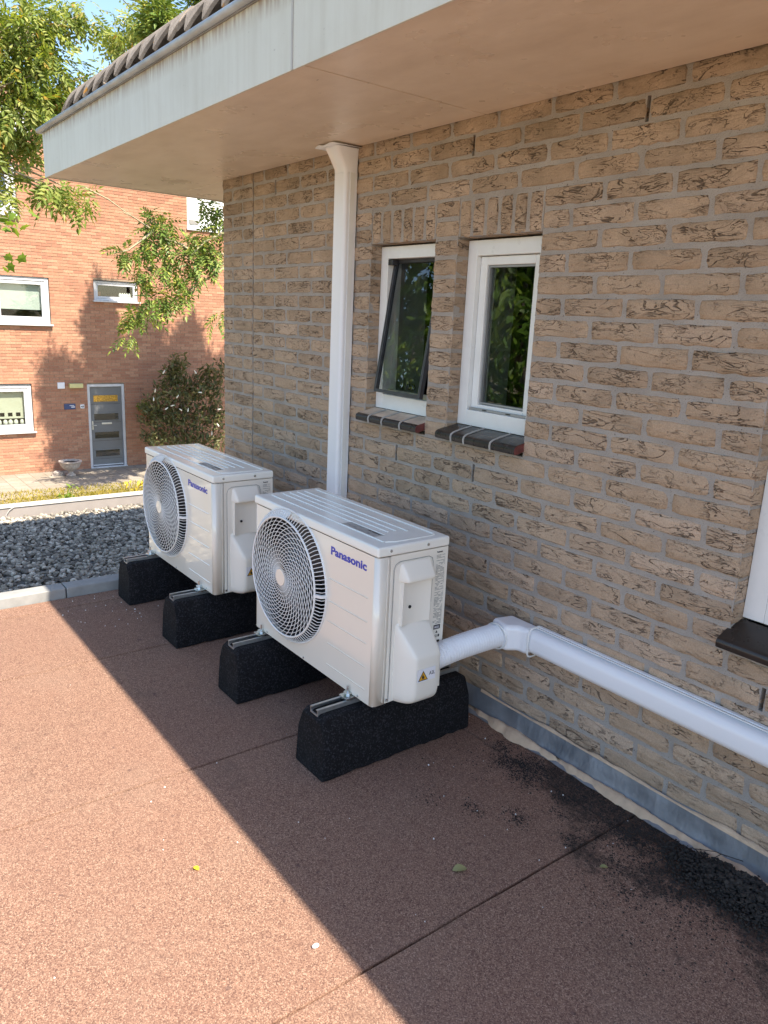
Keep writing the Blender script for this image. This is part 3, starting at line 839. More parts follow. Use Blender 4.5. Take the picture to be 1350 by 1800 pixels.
o = MB().add(V, F, True).obj('flange', 'white_pvc', tr, fix=False); sd = o.modifiers.new('s', 'SOLIDIFY'); sd.thickness = .0025
# horizontal run
th = empty('cable_trunking', (-.4, .03, .3725), 'white plastic trunking running level along the wall from the nearer heat pump', 'trunking', 'white trunking on the wall')
P_ = chan('x', .080, .055, .026)
prof = [(b_ - .0285, a) for a, b_ in P_]
MB().prism(prof, 'x', -2.2, .47, smooth=True).obj('trunking_lid', 'white_pvc', th)
MB().box(-2.2, .47, -.0285, -.014, -.047, .047).obj('trunking_base', 'white_pvc', th, bevel=.002)
MB().box(-2.2, .47, -.013, -.004, .0432, .0455).obj('lid_seam', 'window_white', th)
# elbow (plan outline extruded in z)
el = [(.462, -.0275), (.462, .032), (.500, .036), (.524, .072), (.606, .055), (.590, -.0275)]
MB().prism(el, 'z', -.0445, .0445).obj('trunking_elbow', 'white_pvc', th, bevel=.016, bseg=5)
rim = []
q = MB()
for (cx_, cy_, nx_, ny_, hw_, hz_) in ((.458, .002, 1, 0, .033, .049),):
    pts = []
    for k in range(28):
        a = 2 * math.pi * k / 28; sx_ = math.copysign(abs(math.cos(a)) ** .5, math.cos(a)); sz_ = math.copysign(abs(math.sin(a)) ** .5, math.sin(a))
        pts.append((cx_, cy_ + sx_ * hw_, sz_ * hz_))
    q.tube(pts, .0028, 6, closed=True); q.obj('collar_rim', 'window_white', th, fix=False); q = MB()
dirh = Vector((-.10, .98, -.05)).normalized()
c0 = Vector((.563, .072, -.003))
w_ = dirh.cross(Vector((0, 0, 1))).normalized(); up_ = w_.cross(dirh).normalized()
q.tube([c0 + w_ * math.cos(2 * math.pi * k / 28) * .043 + up_ * math.sin(2 * math.pi * k / 28) * .043 for k in range(28)], .003, 6, closed=True)
q.obj('collar_rim', 'window_white', th, fix=False)
MB().disc((.535, .0435, .030), 'y', .005, .01, 10).obj('screw', 'bolt_steel', th)
# corrugated hose
q = MB(); N = 190; pts = []; rad = []
A, B_, C_, D_ = Vector((.565, .060, -.002)), Vector((.570, .15, -.004)), Vector((.580, .24, -.012)), Vector((.586, .330, -.030))
for i in range(N + 1):
    t_ = i / N; p = A * (1 - t_) ** 3 + B_ * 3 * t_ * (1 - t_) ** 2 + C_ * 3 * t_ * t_ * (1 - t_) + D_ * t_ ** 3
    pts.append(p); rad.append(.0365 + .0034 * math.sin(i / N * 2 * math.pi * 27))
q.tube(pts, rad, 26); q.obj('flexible_hose', 'white_pvc', th)

# ================================================================== HEAT PUMP OUTDOOR UNIT
WU, DU, HU = .745, .295, .502
def make_unit():
    u = empty('heat_pump_unit', (0, 0, 0))
    hx, hy, ry_ = WU / 2, DU / 2, -.1205; zl = HU - .032
    FX, FZ, FR = .125, .270, .232      # fan centre, hole radius
    # front panel with round hole, wrapped round the vertical corners
    V = []; F = []; n = 96; y = hy
    x0, x1, z0, z1 = -hx + .016, hx - .016, .0, zl
    ring = []; outer = []
    for k in range(n):
        a = 2 * math.pi * k / n; ca, sa = math.cos(a), math.sin(a)
        ring.append((FX + FR * ca, y, FZ + FR * sa * .985))
        t_ = min(((x1 - FX) / ca if ca > 0 else (x0 - FX) / ca) if abs(ca) > 1e-6 else 9, ((z1 - FZ) / sa if sa > 0 else (z0 - FZ) / sa) if abs(sa) > 1e-6 else 9)
        outer.append((FX + t_ * ca, y, FZ + t_ * sa))
    # put exact corners in
    for cx_, cz_ in ((x0, z0), (x1, z0), (x0, z1), (x1, z1)):
        k = min(range(n), key=lambda k: (outer[k][0] - cx_) ** 2 + (outer[k][2] - cz_) ** 2); outer[k] = (cx_, y, cz_)
    V = ring + outer; F = [(k, (k + 1) % n, n + (k + 1) % n, n + k) for k in range(n)]
    fp = MB().add(V, F)
    for sg in (-1, 1):
        Vc = []; Fc = []
        arc = [(sg * (hx - .016 + .016 * math.sin(a)), hy - .016 + .016 * math.cos(a)) for a in [math.pi / 2 * k / 6 for k in range(7)]] + [(sg * hx, hy - .045)]
        for ax_, ay_ in arc: Vc += [(ax_, ay_, 0), (ax_, ay_, zl)]
        for i in range(len(arc) - 1): Fc.append((2 * i, 2 * i + 1, 2 * i + 3, 2 * i + 2))
        fp.add(Vc, Fc, True)
    o = fp.obj('front_panel', 'ivory_paint', u, fix=False); bm_ = bmesh.new(); bm_.from_mesh(o.data); bmesh.ops.remove_doubles(bm_, verts=bm_.verts, dist=1e-5); bmesh.ops.recalc_face_normals(bm_, faces=bm_.faces)
    bm_.to_mesh(o.data); bm_.free()
    sd = o.modifiers.new('s', 'SOLIDIFY'); sd.thickness = .0015; sd.offset = 0
    # stamped ribs
    for zr in (.337, .262, .193, .117, .043):
        q = MB(); q.tube([(-.122, hy + .0004, zr + .0), (-.332, hy + .0004, zr)], [.0022, .0022], 6); q.obj('panel_rib', 'ivory_paint', u)
    # cabinet sides, back, base
    q = MB(); q.box(-hx + .0005, -hx + .002, ry_, hy - .047, 0.001, zl); q.box(hx - .002, hx - .0005, ry_, hy - .047, 0.001, zl); q.box(-hx + .002, hx - .002, ry_, ry_ + .002, 0.001, zl)
    q.obj('cabinet', 'ivory_plastic', u)
    for yy in (.096, .110): MB().tube([(-hx - .0004, yy, .006), (-hx - .0004, yy, zl - .004)], .0012, 6).obj('side_bead', 'ivory_plastic', u)
    MB().box(-hx + .003, hx - .003, ry_ + .003, hy - .003, -.0005, .002).obj('base_pan', 'ivory_plastic', u)
    # lid
    q = MB(); q.box(-hx - .003, hx + .003, ry_ - .003, hy + .003, zl + .001, HU); lid = q.obj('lid', 'lid_paint', u, bevel=.007, bseg=3)
    for yy, x0_, x1_ in ((.098, -.33, .34), (.052, -.27, .34), (.022, -.25, .34), (-.008, -.25, .34), (-.040, -.27, .34), (-.092, -.335, .345)):
        q = MB(); q.tube([(x0_, yy, HU + .0003), (x1_, yy, HU + .0003)], .0026, 8); q.obj('lid_rib', 'lid_paint', lid)
    MB().tube([(-.333, .095, HU + .0003), (-.345, .06, HU + .0003), (-.345, -.07, HU + .0003), (-.338, -.090, HU + .0003)], .0026, 8).obj('lid_rib', 'lid_paint', lid)
    # printed sheet on the lid
    q = MB(); q.box(-.335 + .06, -.10, .054, .094, HU - .0002, HU + .0006); q.obj('lid_label', 'print_faint', lid)
    q = MB()
    for i in range(46):
        xx = random.uniform(-.27, -.125); yy = random.uniform(.058, .09); q.box(xx, xx + random.uniform(.006, .02), yy, yy + .0014, HU + .0006, HU + .0011)
    stuff(q.obj('lid_print', 'print_grey', lid))
    q = MB(); q.box(-.262, -.225, .060, .0655, HU + .0006, HU + .0012); q.box(-.218, -.205, .059, .065, HU + .0006, HU + .0012); q.obj('lid_mark', 'print_black', lid)
    # fan opening: drum, radial slats, spiral grille, blades
    yf = hy + .030; R0, R1 = .207, .234
    q = MB()
    def circ(r, y, n=96): return [(FX + r * math.cos(2 * math.pi * k / n), y, FZ + r * math.sin(2 * math.pi * k / n) * .985) for k in range(n)]
    q.tube(circ(R1 + .002, hy + .002), .0035, 6, closed=True); q.tube(circ(R0 + .002, yf - .001), .0038, 6, closed=True); pass
    gr = q.obj('grille_ring', 'grille_plastic', u, fix=False)
    q = MB(); ns = 104
    for k in range(ns):
        a = 2 * math.pi * k / ns; ca, sa = math.cos(a), math.sin(a) * .985
        if abs(((a - math.pi) + math.pi) % (2 * math.pi) - math.pi) < .045: rr_ = .0068
        else: rr_ = .0014
        q.tube([(FX + R1 * ca, hy + .001, FZ + R1 * sa), (FX + (R1 - .003) * ca, hy + .016, FZ + (R1 - .003) * sa), (FX + R0 * ca, yf, FZ + R0 * sa)], rr_, 4, smooth=False)
    # the far side of the drum is closed, as on the real guard
    q.obj('drum_slats', 'grille_plastic', u, fix=False)
    V = []; F = []; n = 72
    for k in range(n + 1):
        a = math.pi * (-.50) + math.pi * 1.02 * k / n; ca, sa = math.cos(a), math.sin(a) * .985
        V += [(FX + R1 * ca, hy + .0005, FZ + R1 * sa), (FX + (R0 - .001) * ca, yf - .001, FZ + (R0 - .001) * sa)]
    for k in range(n): F.append((2 * k, 2 * k + 1, 2 * k + 3, 2 * k + 2))
    o = MB().add(V, F, True).obj('drum_shell', 'grille_plastic', u, fix=False)
    q = MB(); nr = 13
    rads = [.036 + (R0 - .036) * (i / nr) ** .93 for i in range(1, nr)]
    def ydome(r): return yf + .004 * (1 - (r / R0) ** 2)
    for r in rads: q.tube([(p[0], ydome(r), p[2]) for p in circ(r, 0, 72)], .00115, 4, closed=True, smooth=False)
    o = q.obj('grille_ring', 'grille_plastic', gr, fix=False)
    q = MB(); nsp = 38
    for k in range(nsp):
        pts = []
        for i in range(15):
            t_ = i / 14; r = .030 + (R0 - .030) * t_; a = 2 * math.pi * k / nsp + 1.75 * (t_ ** .75)
            pts.append((FX + r * math.cos(a), ydome(r) + .0006, FZ + r * math.sin(a) * .985))
        q.tube(pts, .00125, 4, smooth=False)
    q.obj('grille_spokes', 'grille_plastic', gr, fix=False)
    q = MB(); q.disc((FX, yf + .004, FZ), 'y', .029, .006, 32); q.obj('grille_hub', 'ivory_paint', gr, bevel=.001)
    # cavity
    q = MB(); V = []; F = []; n = 48
    for k in range(n):
        a = 2 * math.pi * k / n
        V += [(FX + .228 * math.cos(a), hy - .002, FZ + .225 * math.sin(a)), (FX + .222 * math.cos(a), hy - .15, FZ + .220 * math.sin(a))]
    for k in range(n): F.append((2 * k, 2 * ((k + 1) % n), 2 * ((k + 1) % n) + 1, 2 * k + 1))
    F.append(tuple(2 * k + 1 for k in range(n))); q.add(V, F, True); q.obj('fan_shroud', 'dark_cavity', u, fix=False)
    V = []; F = []
    fanm = MB(); fanm.disc((FX, hy - .045, FZ), 'y', .045, .05, 24)
    for bl_ in range(3):
        V = []; F = []; nr_, na = 8, 8
        for i in range(nr_ + 1):
            r = .04 + .155 * i / nr_
            for j in range(na + 1):
                a = bl_ * 2 * math.pi / 3 + .3 + (j / na) * (1.05 + .5 * i / nr_) - .5 * i / nr_
                V.append((FX + r * math.cos(a), hy - .03 - .06 * j / na, FZ + r * math.sin(a)))
        for i in range(nr_):
            for j in range(na): a = i * (na + 1) + j; F.append((a, a + 1, a + na + 2, a + na + 1))
        fanm.add(V, F, True)
    fo = fanm.obj('fan', 'fan_plastic', u, fix=False)
    # brand lettering
    text_obj('brand_lettering', 'Panasonic', .0362, (-.130, hy + .0010, .4185), 'logo_blue', 'front', u, bold=.00115, width=.190, ext=.0005)
    # pipe-side service cover
    px = -hx
    q = MB(); yb_, yf_ = -.060, .086
    P = [(yb_, .004), (yf_, .004), (yf_, .425), (yf_ - .006, .440), (yf_ - .020, .447), (yb_ + .016, .447), (yb_ + .004, .440), (yb_, .425)]
    q.prism(P, 'x', px - .0035, px + .0002); cv = q.obj('service_cover', 'ivory_plastic', u, bevel=.0015)
    # its dark outline groove
    q = MB(); q.tube([(px - .0004, yf_ + .0022, .004), (px - .0004, yf_ + .0022, .426), (px - .0004, yf_ - .004, .4425), (px - .0004, yf_ - .020, .4495), (px - .0004, yb_ + .016, .4495), (px - .0004, yb_ + .002, .4425), (px - .0004, yb_ - .0022, .426), (px - .0004, yb_ - .0022, .30)], .0009, 5); q.obj('cover_seam', 'print_grey', cv)
    def loft(levels, name, sub=1, par=cv):
        V = []; F = []; k = 10
        for (z, p, ya, yb2, ch) in levels:   # ya wall-side (-y), yb2 front (+y), ch chamfer on the front flank
            x = px - .003
            V += [(x + .002, yb2, z), (x - p * .35, yb2 - ch * .25, z), (x - p * .8, yb2 - ch * .7, z), (x - p * .97, yb2 - ch, z), (x - p, yb2 - ch - .012, z),
                  (x - p, ya + .016, z), (x - p * .97, ya + .006, z), (x - p * .8, ya + .001, z), (x - p * .4, ya, z), (x + .002, ya, z)]
        L_ = len(levels)
        for i in range(L_ - 1):
            for j in range(k - 1): a = i * k + j; F.append((a, a + 1, a + k + 1, a + k))
        F.append(tuple(range(k))); F.append(tuple((L_ - 1) * k + j for j in range(k)))
        o = MB().add(V, F, True).obj(name, 'ivory_plastic', par)
        sb = o.modifiers.new('s', 'SUBSURF'); sb.levels = sb.render_levels = 2
        return o
    loft([(.258, .0015, -.052, .078, .012), (.247, .006, -.053, .078, .014), (.240, .012, -.054, .078, .016), (.202, .042, -.056, .078, .026), (.172, .064, -.058, .078, .034), (.160, .070, -.058, .078, .036), (.148, .072, -.058, .077, .036), (.04, .070, -.058, .076, .036), (.018, .064, -.056, .074, .034), (.005, .050, -.05, .070, .03), (-.002, .028, -.04, .062, .02), (-.004, .006, -.02, .05, .01)], 'pipe_cover')
    loft([(.446, .001, -.046, .066, .010), (.440, .006, -.048, .068, .012), (.405, .028, -.052, .070, .016), (.394, .031, -.052, .070, .016), (.388, .030, -.051, .069, .016), (.386, .024, -.046, .064, .012), (.388, .004, -.04, .06, .006)], 'hand_grip')
    V = []; F = []                        # shallow concave channel between the two
    for i in range(13):
        yy = -.044 + .106 * i / 12; dp = .008 + .010 * (abs(i / 6 - 1)) ** 2
        V += [(px - dp, yy, .25), (px - dp, yy, .395)]
    for i in range(12): F.append((2 * i, 2 * i + 1, 2 * i + 3, 2 * i + 2))
    V += [(px, -.046, .25), (px, -.046, .395), (px, .064, .25), (px, .064, .395)]
    F += [(0, 1, 27, 26), (24, 25, 29, 28)]
    MB().add(V, F, True).obj('cover_channel', 'ivory_plastic', cv)
    MB().lathe([(.0035, 0), (.0052, .001), (.0052, .003)], (0, 0, 0), 14).obj('bolt_hole', 'dark_cavity', cv).matrix_local = Matrix.Translation((px - .0095, .030, .305)) @ Matrix.Rotation(-math.pi / 2, 4, 'Y')
    for yy, zz in ((.105, .488), (-.035, .488), (.095, .012), (-.102, .012)):
        q = MB(); q.disc((0, 0, 0), 'x', .0048, .003, 12); q.box(-.0028, -.0014, -.0035, .0035, -.0006, .0006); o = q.obj('screw', 'bolt_steel', u, bevel=.0006); o.location = (px - (.0045 if zz > .4 else .0015), yy, zz)
    for xx, zz in ((.275, .008), (.02, .008), (-.30, .008), (.135, .4775)):
        q = MB(); q.disc((0, 0, 0), 'y', .004, .003, 12); o = q.obj('screw', 'bolt_steel', u, bevel=.0006); o.location = (xx, hy + (.0015 if zz < .4 else .004), zz)
    # rating plate: printed straight on the metal
    X = px - .0006
    rp = text_obj('rating_plate', 'Panasonic', .0068, (X, -.076, .4545), 'print_black', 'side', u, bold=.0002, width=.022, ext=.0003)
    q = MB()
    zz = .447
    rr = random.Random(3)
    while zz > .222:
        yy = -.075; 
        while yy > -.108:
            w__ = rr.uniform(.002, .010)
            if rr.random() < .72 and not (.33 < zz < .335): q.box(X - .0002, X + .0003, yy, max(-.109, yy - w__), zz, zz - .0015)
            yy -= w__ + .0012
        zz -= .0043
    stuff(q.obj('rating_print', 'print_grey', rp))
    q = MB(); q.box(X - .0003, X + .0003, -.080, -.106, .203, .217); pb = q.obj('refrigerant_panel', 'print_black', rp)
    text_obj('refrigerant_text', 'R32', .0095, (X - .0004, -.084, .2065), 'sticker_white', 'side', rp, bold=.0003, width=.017, ext=.0002)
    q = MB(); q.box(X - .0003, X + .0003, -.080, -.107, .154, .165)
    q.add([(X - .0004, -.093, .199), (X - .0004, -.0885, .190), (X - .0004, -.0975, .190)], [(0, 1, 2)])
    for yy in (-.084, -.092): q.tube([(X, yy + .003 * math.cos(a), .180 + .004 * math.sin(a)) for a in [2 * math.pi * k / 12 for k in range(12)]], .0006, 4, closed=True)
    q.box(X - .0003, X + .0003, -.099, -.105, .176, .184)
    q.tube([(X, -.085, .151), (X, -.080, .140), (X, -.090, .140)], .0007, 4, closed=True)
    for k in range(4): q.box(X - .0003, X + .0003, -.094, -.107, .149 - k * .003, .1482 - k * .003)
    q.obj('warning_symbols', 'print_black', rp, fix=False)
    # A2L flammability sticker on the pipe cover
    XS = px - .0765
    st = MB().box(XS - .0004, XS + .0008, .040, -.030, .085, .125).obj('warning_sticker', 'sticker_white', u)
    X2 = XS - .0008
    q = MB(); q.add([(X2, .018, .1205), (X2, .037, .0885), (X2, -.001, .0885)], [(0, 1, 2)]); q.obj('triangle_border', 'print_black', st)
    X3 = XS - .0012
    q = MB(); q.add([(X3, .018, .1155), (X3, .033, .091), (X3, .003, .091)], [(0, 1, 2)]); q.obj('triangle_fill', 'sticker_yellow', st)
    X4 = XS - .0016
    q = MB(); q.add([(X4, .0185, .110), (X4, .0225, .104), (X4, .0235, .099), (X4, .0215, .0955), (X4, .018, .0945), (X4, .0145, .0955), (X4, .013, .0985), (X4, .0150, .103), (X4, .0165, .1015)], [tuple(range(9))]); q.box(X4, X4 - .0002, .024, .012, .0928, .0938); q.obj('flame_symbol', 'print_black', st)
    text_obj('sticker_text', 'A2L', .0165, (X2, -.0055, .1015), 'print_black', 'side', st, width=.0225, ext=.0002)
    # feet
    for sx_ in (-.26, .305):
        q = MB(); q.box(sx_ - .02, sx_ + .02, ry_ - .025, hy + .03, -.010, -.004); q.box(sx_ - .02, sx_ + .02, ry_, hy, -.004, -.001); q.obj('foot', 'bolt_steel', u, bevel=.001)
    return u
U2 = make_unit(); U2.location = (.580, .4175, .224)
tag(U2, 'nearer cream heat pump unit with the white hose on its side', 'heat pump', 'heat pump units on the terrace')
U1 = copy_tree(U2); U1.location = (1.688, .414, .222)
tag(U1, 'farther cream heat pump unit, beside the gravel roof', 'heat pump', 'heat pump units on the terrace')

# ---- rubber support blocks
def make_block():
    u = empty('rubber_support_block', (0, 0, 0))
    hl, h = .30, .196
    # loft of cross-sections along y
    def sec(y, s, hh): # half widths
        return [(-.080 * s, .0), (-.080 * s, .018), (-.078 * s, .122), (-.054 * s, hh - .006), (-.048 * s, hh), (.048 * s, hh), (.054 * s, hh - .006), (.078 * s, .122), (.080 * s, .018), (.080 * s, .0)]
    V = []; F = []; ny = 25; k = 10
    for i in range(ny):
        t_ = i / (ny - 1); y = -hl + 2 * hl * t_
        e = min(t_, 1 - t_); s = 1 - .03 * max(0, 1 - e / .03); hh = h - .014 * max(0, 1 - e / .05) ** 1.3
        P = sec(y, s, hh)
        for j, (x, z) in enumerate(P):
            yy = y
            if i in (0, ny - 1) and z > .1: yy -= math.copysign(.006, y)
            zz = z + (random.uniform(0, .007) if j in (0, 9) and random.random() < .6 else 0) if z < .001 else z
            V.append((x + random.uniform(-.0008, .0008), yy, zz))
    for i in range(ny - 1):
        for j in range(k): a = i * k + j; F.append((a, i * k + (j + 1) % k, (i + 1) * k + (j + 1) % k, (i + 1) * k + j))
    F.append(tuple(range(k))); F.append(tuple((ny - 1) * k + j for j in range(k)))
    MB().add(V, F).obj('rubber_body', 'black_rubber', u, bevel=.0035, bseg=2)
    # galvanised channel let into the top
    q = MB(); z0 = h - .008; q.box(-.0205, -.0180, -.285, .285, z0, z0 + .021); q.box(.0180, .0205, -.285, .285, z0, z0 + .021); q.box(-.018, .018, -.285, .285, z0 + .0, z0 + .003)
    q.box(-.018, -.012, -.285, .285, z0 + .0185, z0 + .021); q.box(.012, .018, -.285, .285, z0 + .0185, z0 + .021)
    rl = q.obj('mounting_rail', 'galvanised', u, fix=False)
    for yy in (.162, -.155):
        q = MB(); q.disc((0, yy, z0 + .0235), 'z', .021, .003, 20); q.disc((0, yy, z0 + .0265), 'z', .015, .003, 18); q.disc((0, yy, z0 + .032), 'z', .0095, .008, 6); q.disc((0, yy, z0 + .039), 'z', .0135, .002, 16)
        q.disc((0, yy, z0 + .05), 'z', .0042, .024, 10); q.obj('mounting_bolt', 'bolt_steel', rl, bevel=.0007)
    return u
B0 = make_block()
BL = [(.322, 'black rubber block with steel rail under the near end of the nearer heat pump'),
      (.886, 'black rubber block under the fan end of the nearer heat pump'),
      (1.437, 'black rubber block under the near end of the farther heat pump'),
      (2.0, 'farthest black rubber block, under the fan end of the farther heat pump')]
for i, (x, lab) in enumerate(BL):
    o = B0 if i == 0 else copy_tree(B0)
    o.location = (x, .412, .0012); tag(o, lab, 'support block', 'rubber support blocks under the heat pumps')

# ---- leaves, soil and bits on the terrace
def flat_leaf(name, x, y, r, s, mat, label, curl=.3):
    V = []; F = []; n = 8
    for i in range(n + 1):
        t_ = i / n; w = math.sin(t_ * math.pi) ** .8 * .32 + .01
        for k in (-1, -.5, 0, .5, 1): V.append((s * (t_ - .5), s * w * k, s * (curl * .3 * k * k * w * 2 + .10 * math.sin(t_ * 3)) + random.uniform(0, .0006)))
    for i in range(n):
        for k in range(4): a = i * 5 + k; F.append((a, a + 1, a + 6, a + 5))
    o = MB().add(V, F, True).obj(name, mat, None, fix=False); o.location = (x, y, .0025); o.rotation_euler = (0, 0, r); tag(o, label, 'leaf'); return o
flat_leaf('fallen_leaf', -.266, .62, 1.2, .040, 'dry_leaf', 'grey green fallen leaf on the shaded rubber tiles')
flat_leaf('fallen_leaf', .109, 1.171, .3, .020, 'yellow_leaf', 'small yellow leaf on the sunlit rubber tiles')
flat_leaf('fallen_leaf', -.47, .30, .9, .022, 'dry_leaf', 'brown curled leaf lying in the black soil')
o = MB().add((IV * (.006, .009, .004)).tolist(), IF.tolist(), True).obj('pebble', 'pebble_white'); o.location = (-.267, 1.054, .004); tag(o, 'small white stone on the tiles at the edge of the shadow', 'pebble')
# soil heap against the flashing at the near end
N = 13000
px_ = rng.normal(-.45, .30, N); py_ = .045 + np.abs(rng.normal(0, .13, N)) * (1 + .5 * np.sin(px_ * 7))
core = rng.random(N) < .40
px_ = np.where(core, rng.normal(-.74, .10, N), px_); py_ = np.where(core, .055 + np.abs(rng.normal(0, .07, N)), py_)
cx = rng.uniform(-.95, .12, 60); cy = .05 + np.abs(rng.normal(0, .13, 60)); pick = rng.integers(0, 60, N); clus = rng.random(N) < .38
px_ = np.where(clus, cx[pick] + rng.normal(0, .022, N), px_); py_ = np.where(clus, cy[pick] + rng.normal(0, .018, N), py_); keep = (py_ > .03) & (py_ < .52) & (px_ > -1.8) & (px_ < .30); px_, py_ = px_[keep], py_[keep]; N = len(px_)
dens = np.exp(-((px_ + .74) / .17) ** 2) * np.exp(-((py_ - .08) / .09) ** 2)
s = rng.uniform(.0010, .0036, N) * (.7 + 1.9 * dens)
P = JV[None] * (1 + .35 * rng.normal(size=(N, len(JV), 1))) * (s[:, None, None] * np.stack([np.ones(N), rng.uniform(.5, 1, N), rng.uniform(.35, .8, N)], 1)[:, None])
P = P + np.stack([px_, py_, .002 + dens * .045 * rng.random(N)], 1)[:, None]
stuff(link('soil', np_mesh('soil', P.reshape(-1, 3), (JF[None] + (np.arange(N) * len(JV))[:, None, None]).reshape(-1, 3), 'soil'), None), 'black crumbly soil heaped against the wall base', 'soil')
# tiny pale crumbs
N = 93; X = np.concatenate([rng.uniform(-.6, 2.1, 45), rng.uniform(-.5, .2, 18), rng.uniform(1.7, 2.14, 30)]); Y = np.concatenate([rng.uniform(.05, 1.6, 45), rng.uniform(.08, .5, 18), rng.uniform(.7, 1.0, 30)])
s = rng.uniform(.0008, .0026, N); P = JV[None] * s[:, None, None] * (1 + .3 * rng.normal(size=(N, len(JV), 1))) + np.stack([X, Y, np.full(N, .002)], 1)[:, None]
stuff(link('grit', np_mesh('grit', P.reshape(-1, 3), (JF[None] + (np.arange(N) * len(JV))[:, None, None]).reshape(-1, 3), 'pebble_white'), None), 'tiny pale crumbs scattered on the rubber tiles', 'grit')
q = MB(); q.tube([(-.63, .085, .03), (-.65, .06, .055), (-.70, .045, .06)], .0012, 5); q.tube([(-.58, .07, .03), (-.63, .05, .045), (-.66, .05, .05)], .001, 5); q.tube([(-.61, .20, .004), (-.645, .19, .006), (-.66, .205, .004)], .0008, 5)
tag(q.obj('twig', 'soil', fix=False), 'thin black twigs sticking out of the soil heap', 'twig')

# ================================================================== THE RED BRICK HOUSE
GX = 17.0; GZ = -2.44
rh = empty('red_brick_house', (GX, -4, GZ), 'sunlit red brick house with grey front door beyond the gravel roof', 'house')
holes = [ # y0,y1,z0,z1 , kind
 (-2.80, -.55, .86, 1.90, 'left2'), (-4.78, -3.755, 1.43, 1.91, 'small'), (-2.30, -.20, -1.50, -.41, 'left1'),
 (-7.6, -6.03, 3.20, 4.5, 'rightup'), (-2.26, -.4, 3.09, 4.13, 'left3'), (-2.62, -.6, 4.75, 5.25, 'left4'), (-4.37, -3.50, GZ, -.43, 'door')]
YA, YB_, ZT = 3.5, -13.0, 5.55
q = MB()
cutsY = sorted({YA, YB_} | {h[0] for h in holes} | {h[1] for h in holes}); cutsZ = sorted({GZ, ZT} | {h[2] for h in holes} | {h[3] for h in holes})
for y0, y1 in zip(cutsY[:-1], cutsY[1:]):
    for z0, z1 in zip(cutsZ[:-1], cutsZ[1:]):
        ym, zm = (y0 + y1) / 2, (z0 + z1) / 2
        if any(h[0] < ym < h[1] and h[2] < zm < h[3] for h in holes): continue
        q.box(.006, .30, y0 + 4, y1 + 4, z0 - GZ, z1 - GZ)
q.obj('mortar_wall', 'red_mortar', rh, fix=False)
bw, bh = .215, .0655
nrow = int((ZT - GZ) / bh); ncol = int((YA - YB_) / bw) + 1
bx = []
for r in range(nrow):
    z = GZ + (r + .5) * bh
    for c in range(ncol):
        y0 = YB_ + (c + (.5 if r % 2 else 0)) * bw; y1 = y0 + bw - .011; pcs = [(y0, min(y1, YA))]
        for h in holes:
            if h[2] - .01 < z < h[3] + .01:
                nw = []
                for (u, v) in pcs:
                    if h[1] <= u or h[0] >= v: nw.append((u, v)); continue
                    if u < h[0]: nw.append((u, h[0]))
                    if v > h[1]: nw.append((h[1], v))
                pcs = nw
        for (u, v) in pcs:
            if v - u > .02: bx.append((u, v, z))
bx = np.array(bx); n = len(bx); pro = rng.uniform(-.002, .002, n)
hz = bh / 2 - .005
V = np.empty((n, 8, 3)); X0, X1 = .0 + pro, np.full(n, .012)
for i, (a, b_, c) in enumerate([(0, 0, 0), (1, 0, 0), (1, 1, 0), (0, 1, 0), (0, 0, 1), (1, 0, 1), (1, 1, 1), (0, 1, 1)]):
    V[:, i, 0] = np.where(a, X1, X0); V[:, i, 1] = (bx[:, 1] if b_ else bx[:, 0]) + 4; V[:, i, 2] = bx[:, 2] - GZ + (hz if c else -hz)
Fq = np.array([(0, 3, 2, 1), (4, 5, 6, 7), (0, 1, 5, 4), (2, 3, 7, 6), (3, 0, 4, 7)])
stuff(link('red_brickwork', np_mesh('red_brickwork', V.reshape(-1, 3), (Fq[None] + (np.arange(n) * 8)[:, None, None]).reshape(-1, 4), 'red_brick'), None, rh))
q = MB(); q.box(.3, 9, YB_ + 4, YA + 4, ZT - GZ - .3, ZT - GZ - .2); q.box(-.05, .34, YB_ + 4, YA + 4, ZT - GZ, ZT - GZ + .07); q.box(8.9, 9, YB_ + 4, YA + 4, 0, ZT - GZ); q.box(.3, 9, YA + 3.9, YA + 4, 0, ZT - GZ); q.box(.3, 9, YB_ + 4, YB_ + 4.1, 0, ZT - GZ)
q.obj('parapet', 'red_mortar', rh, fix=False)
q = MB()
for h in holes: q.box(.9, .95, h[0] + 3.8, h[1] + 4.2, h[2] - GZ - .2, h[3] - GZ + .2)
q.obj('room_backs', 'interior_dark', rh, fix=False)
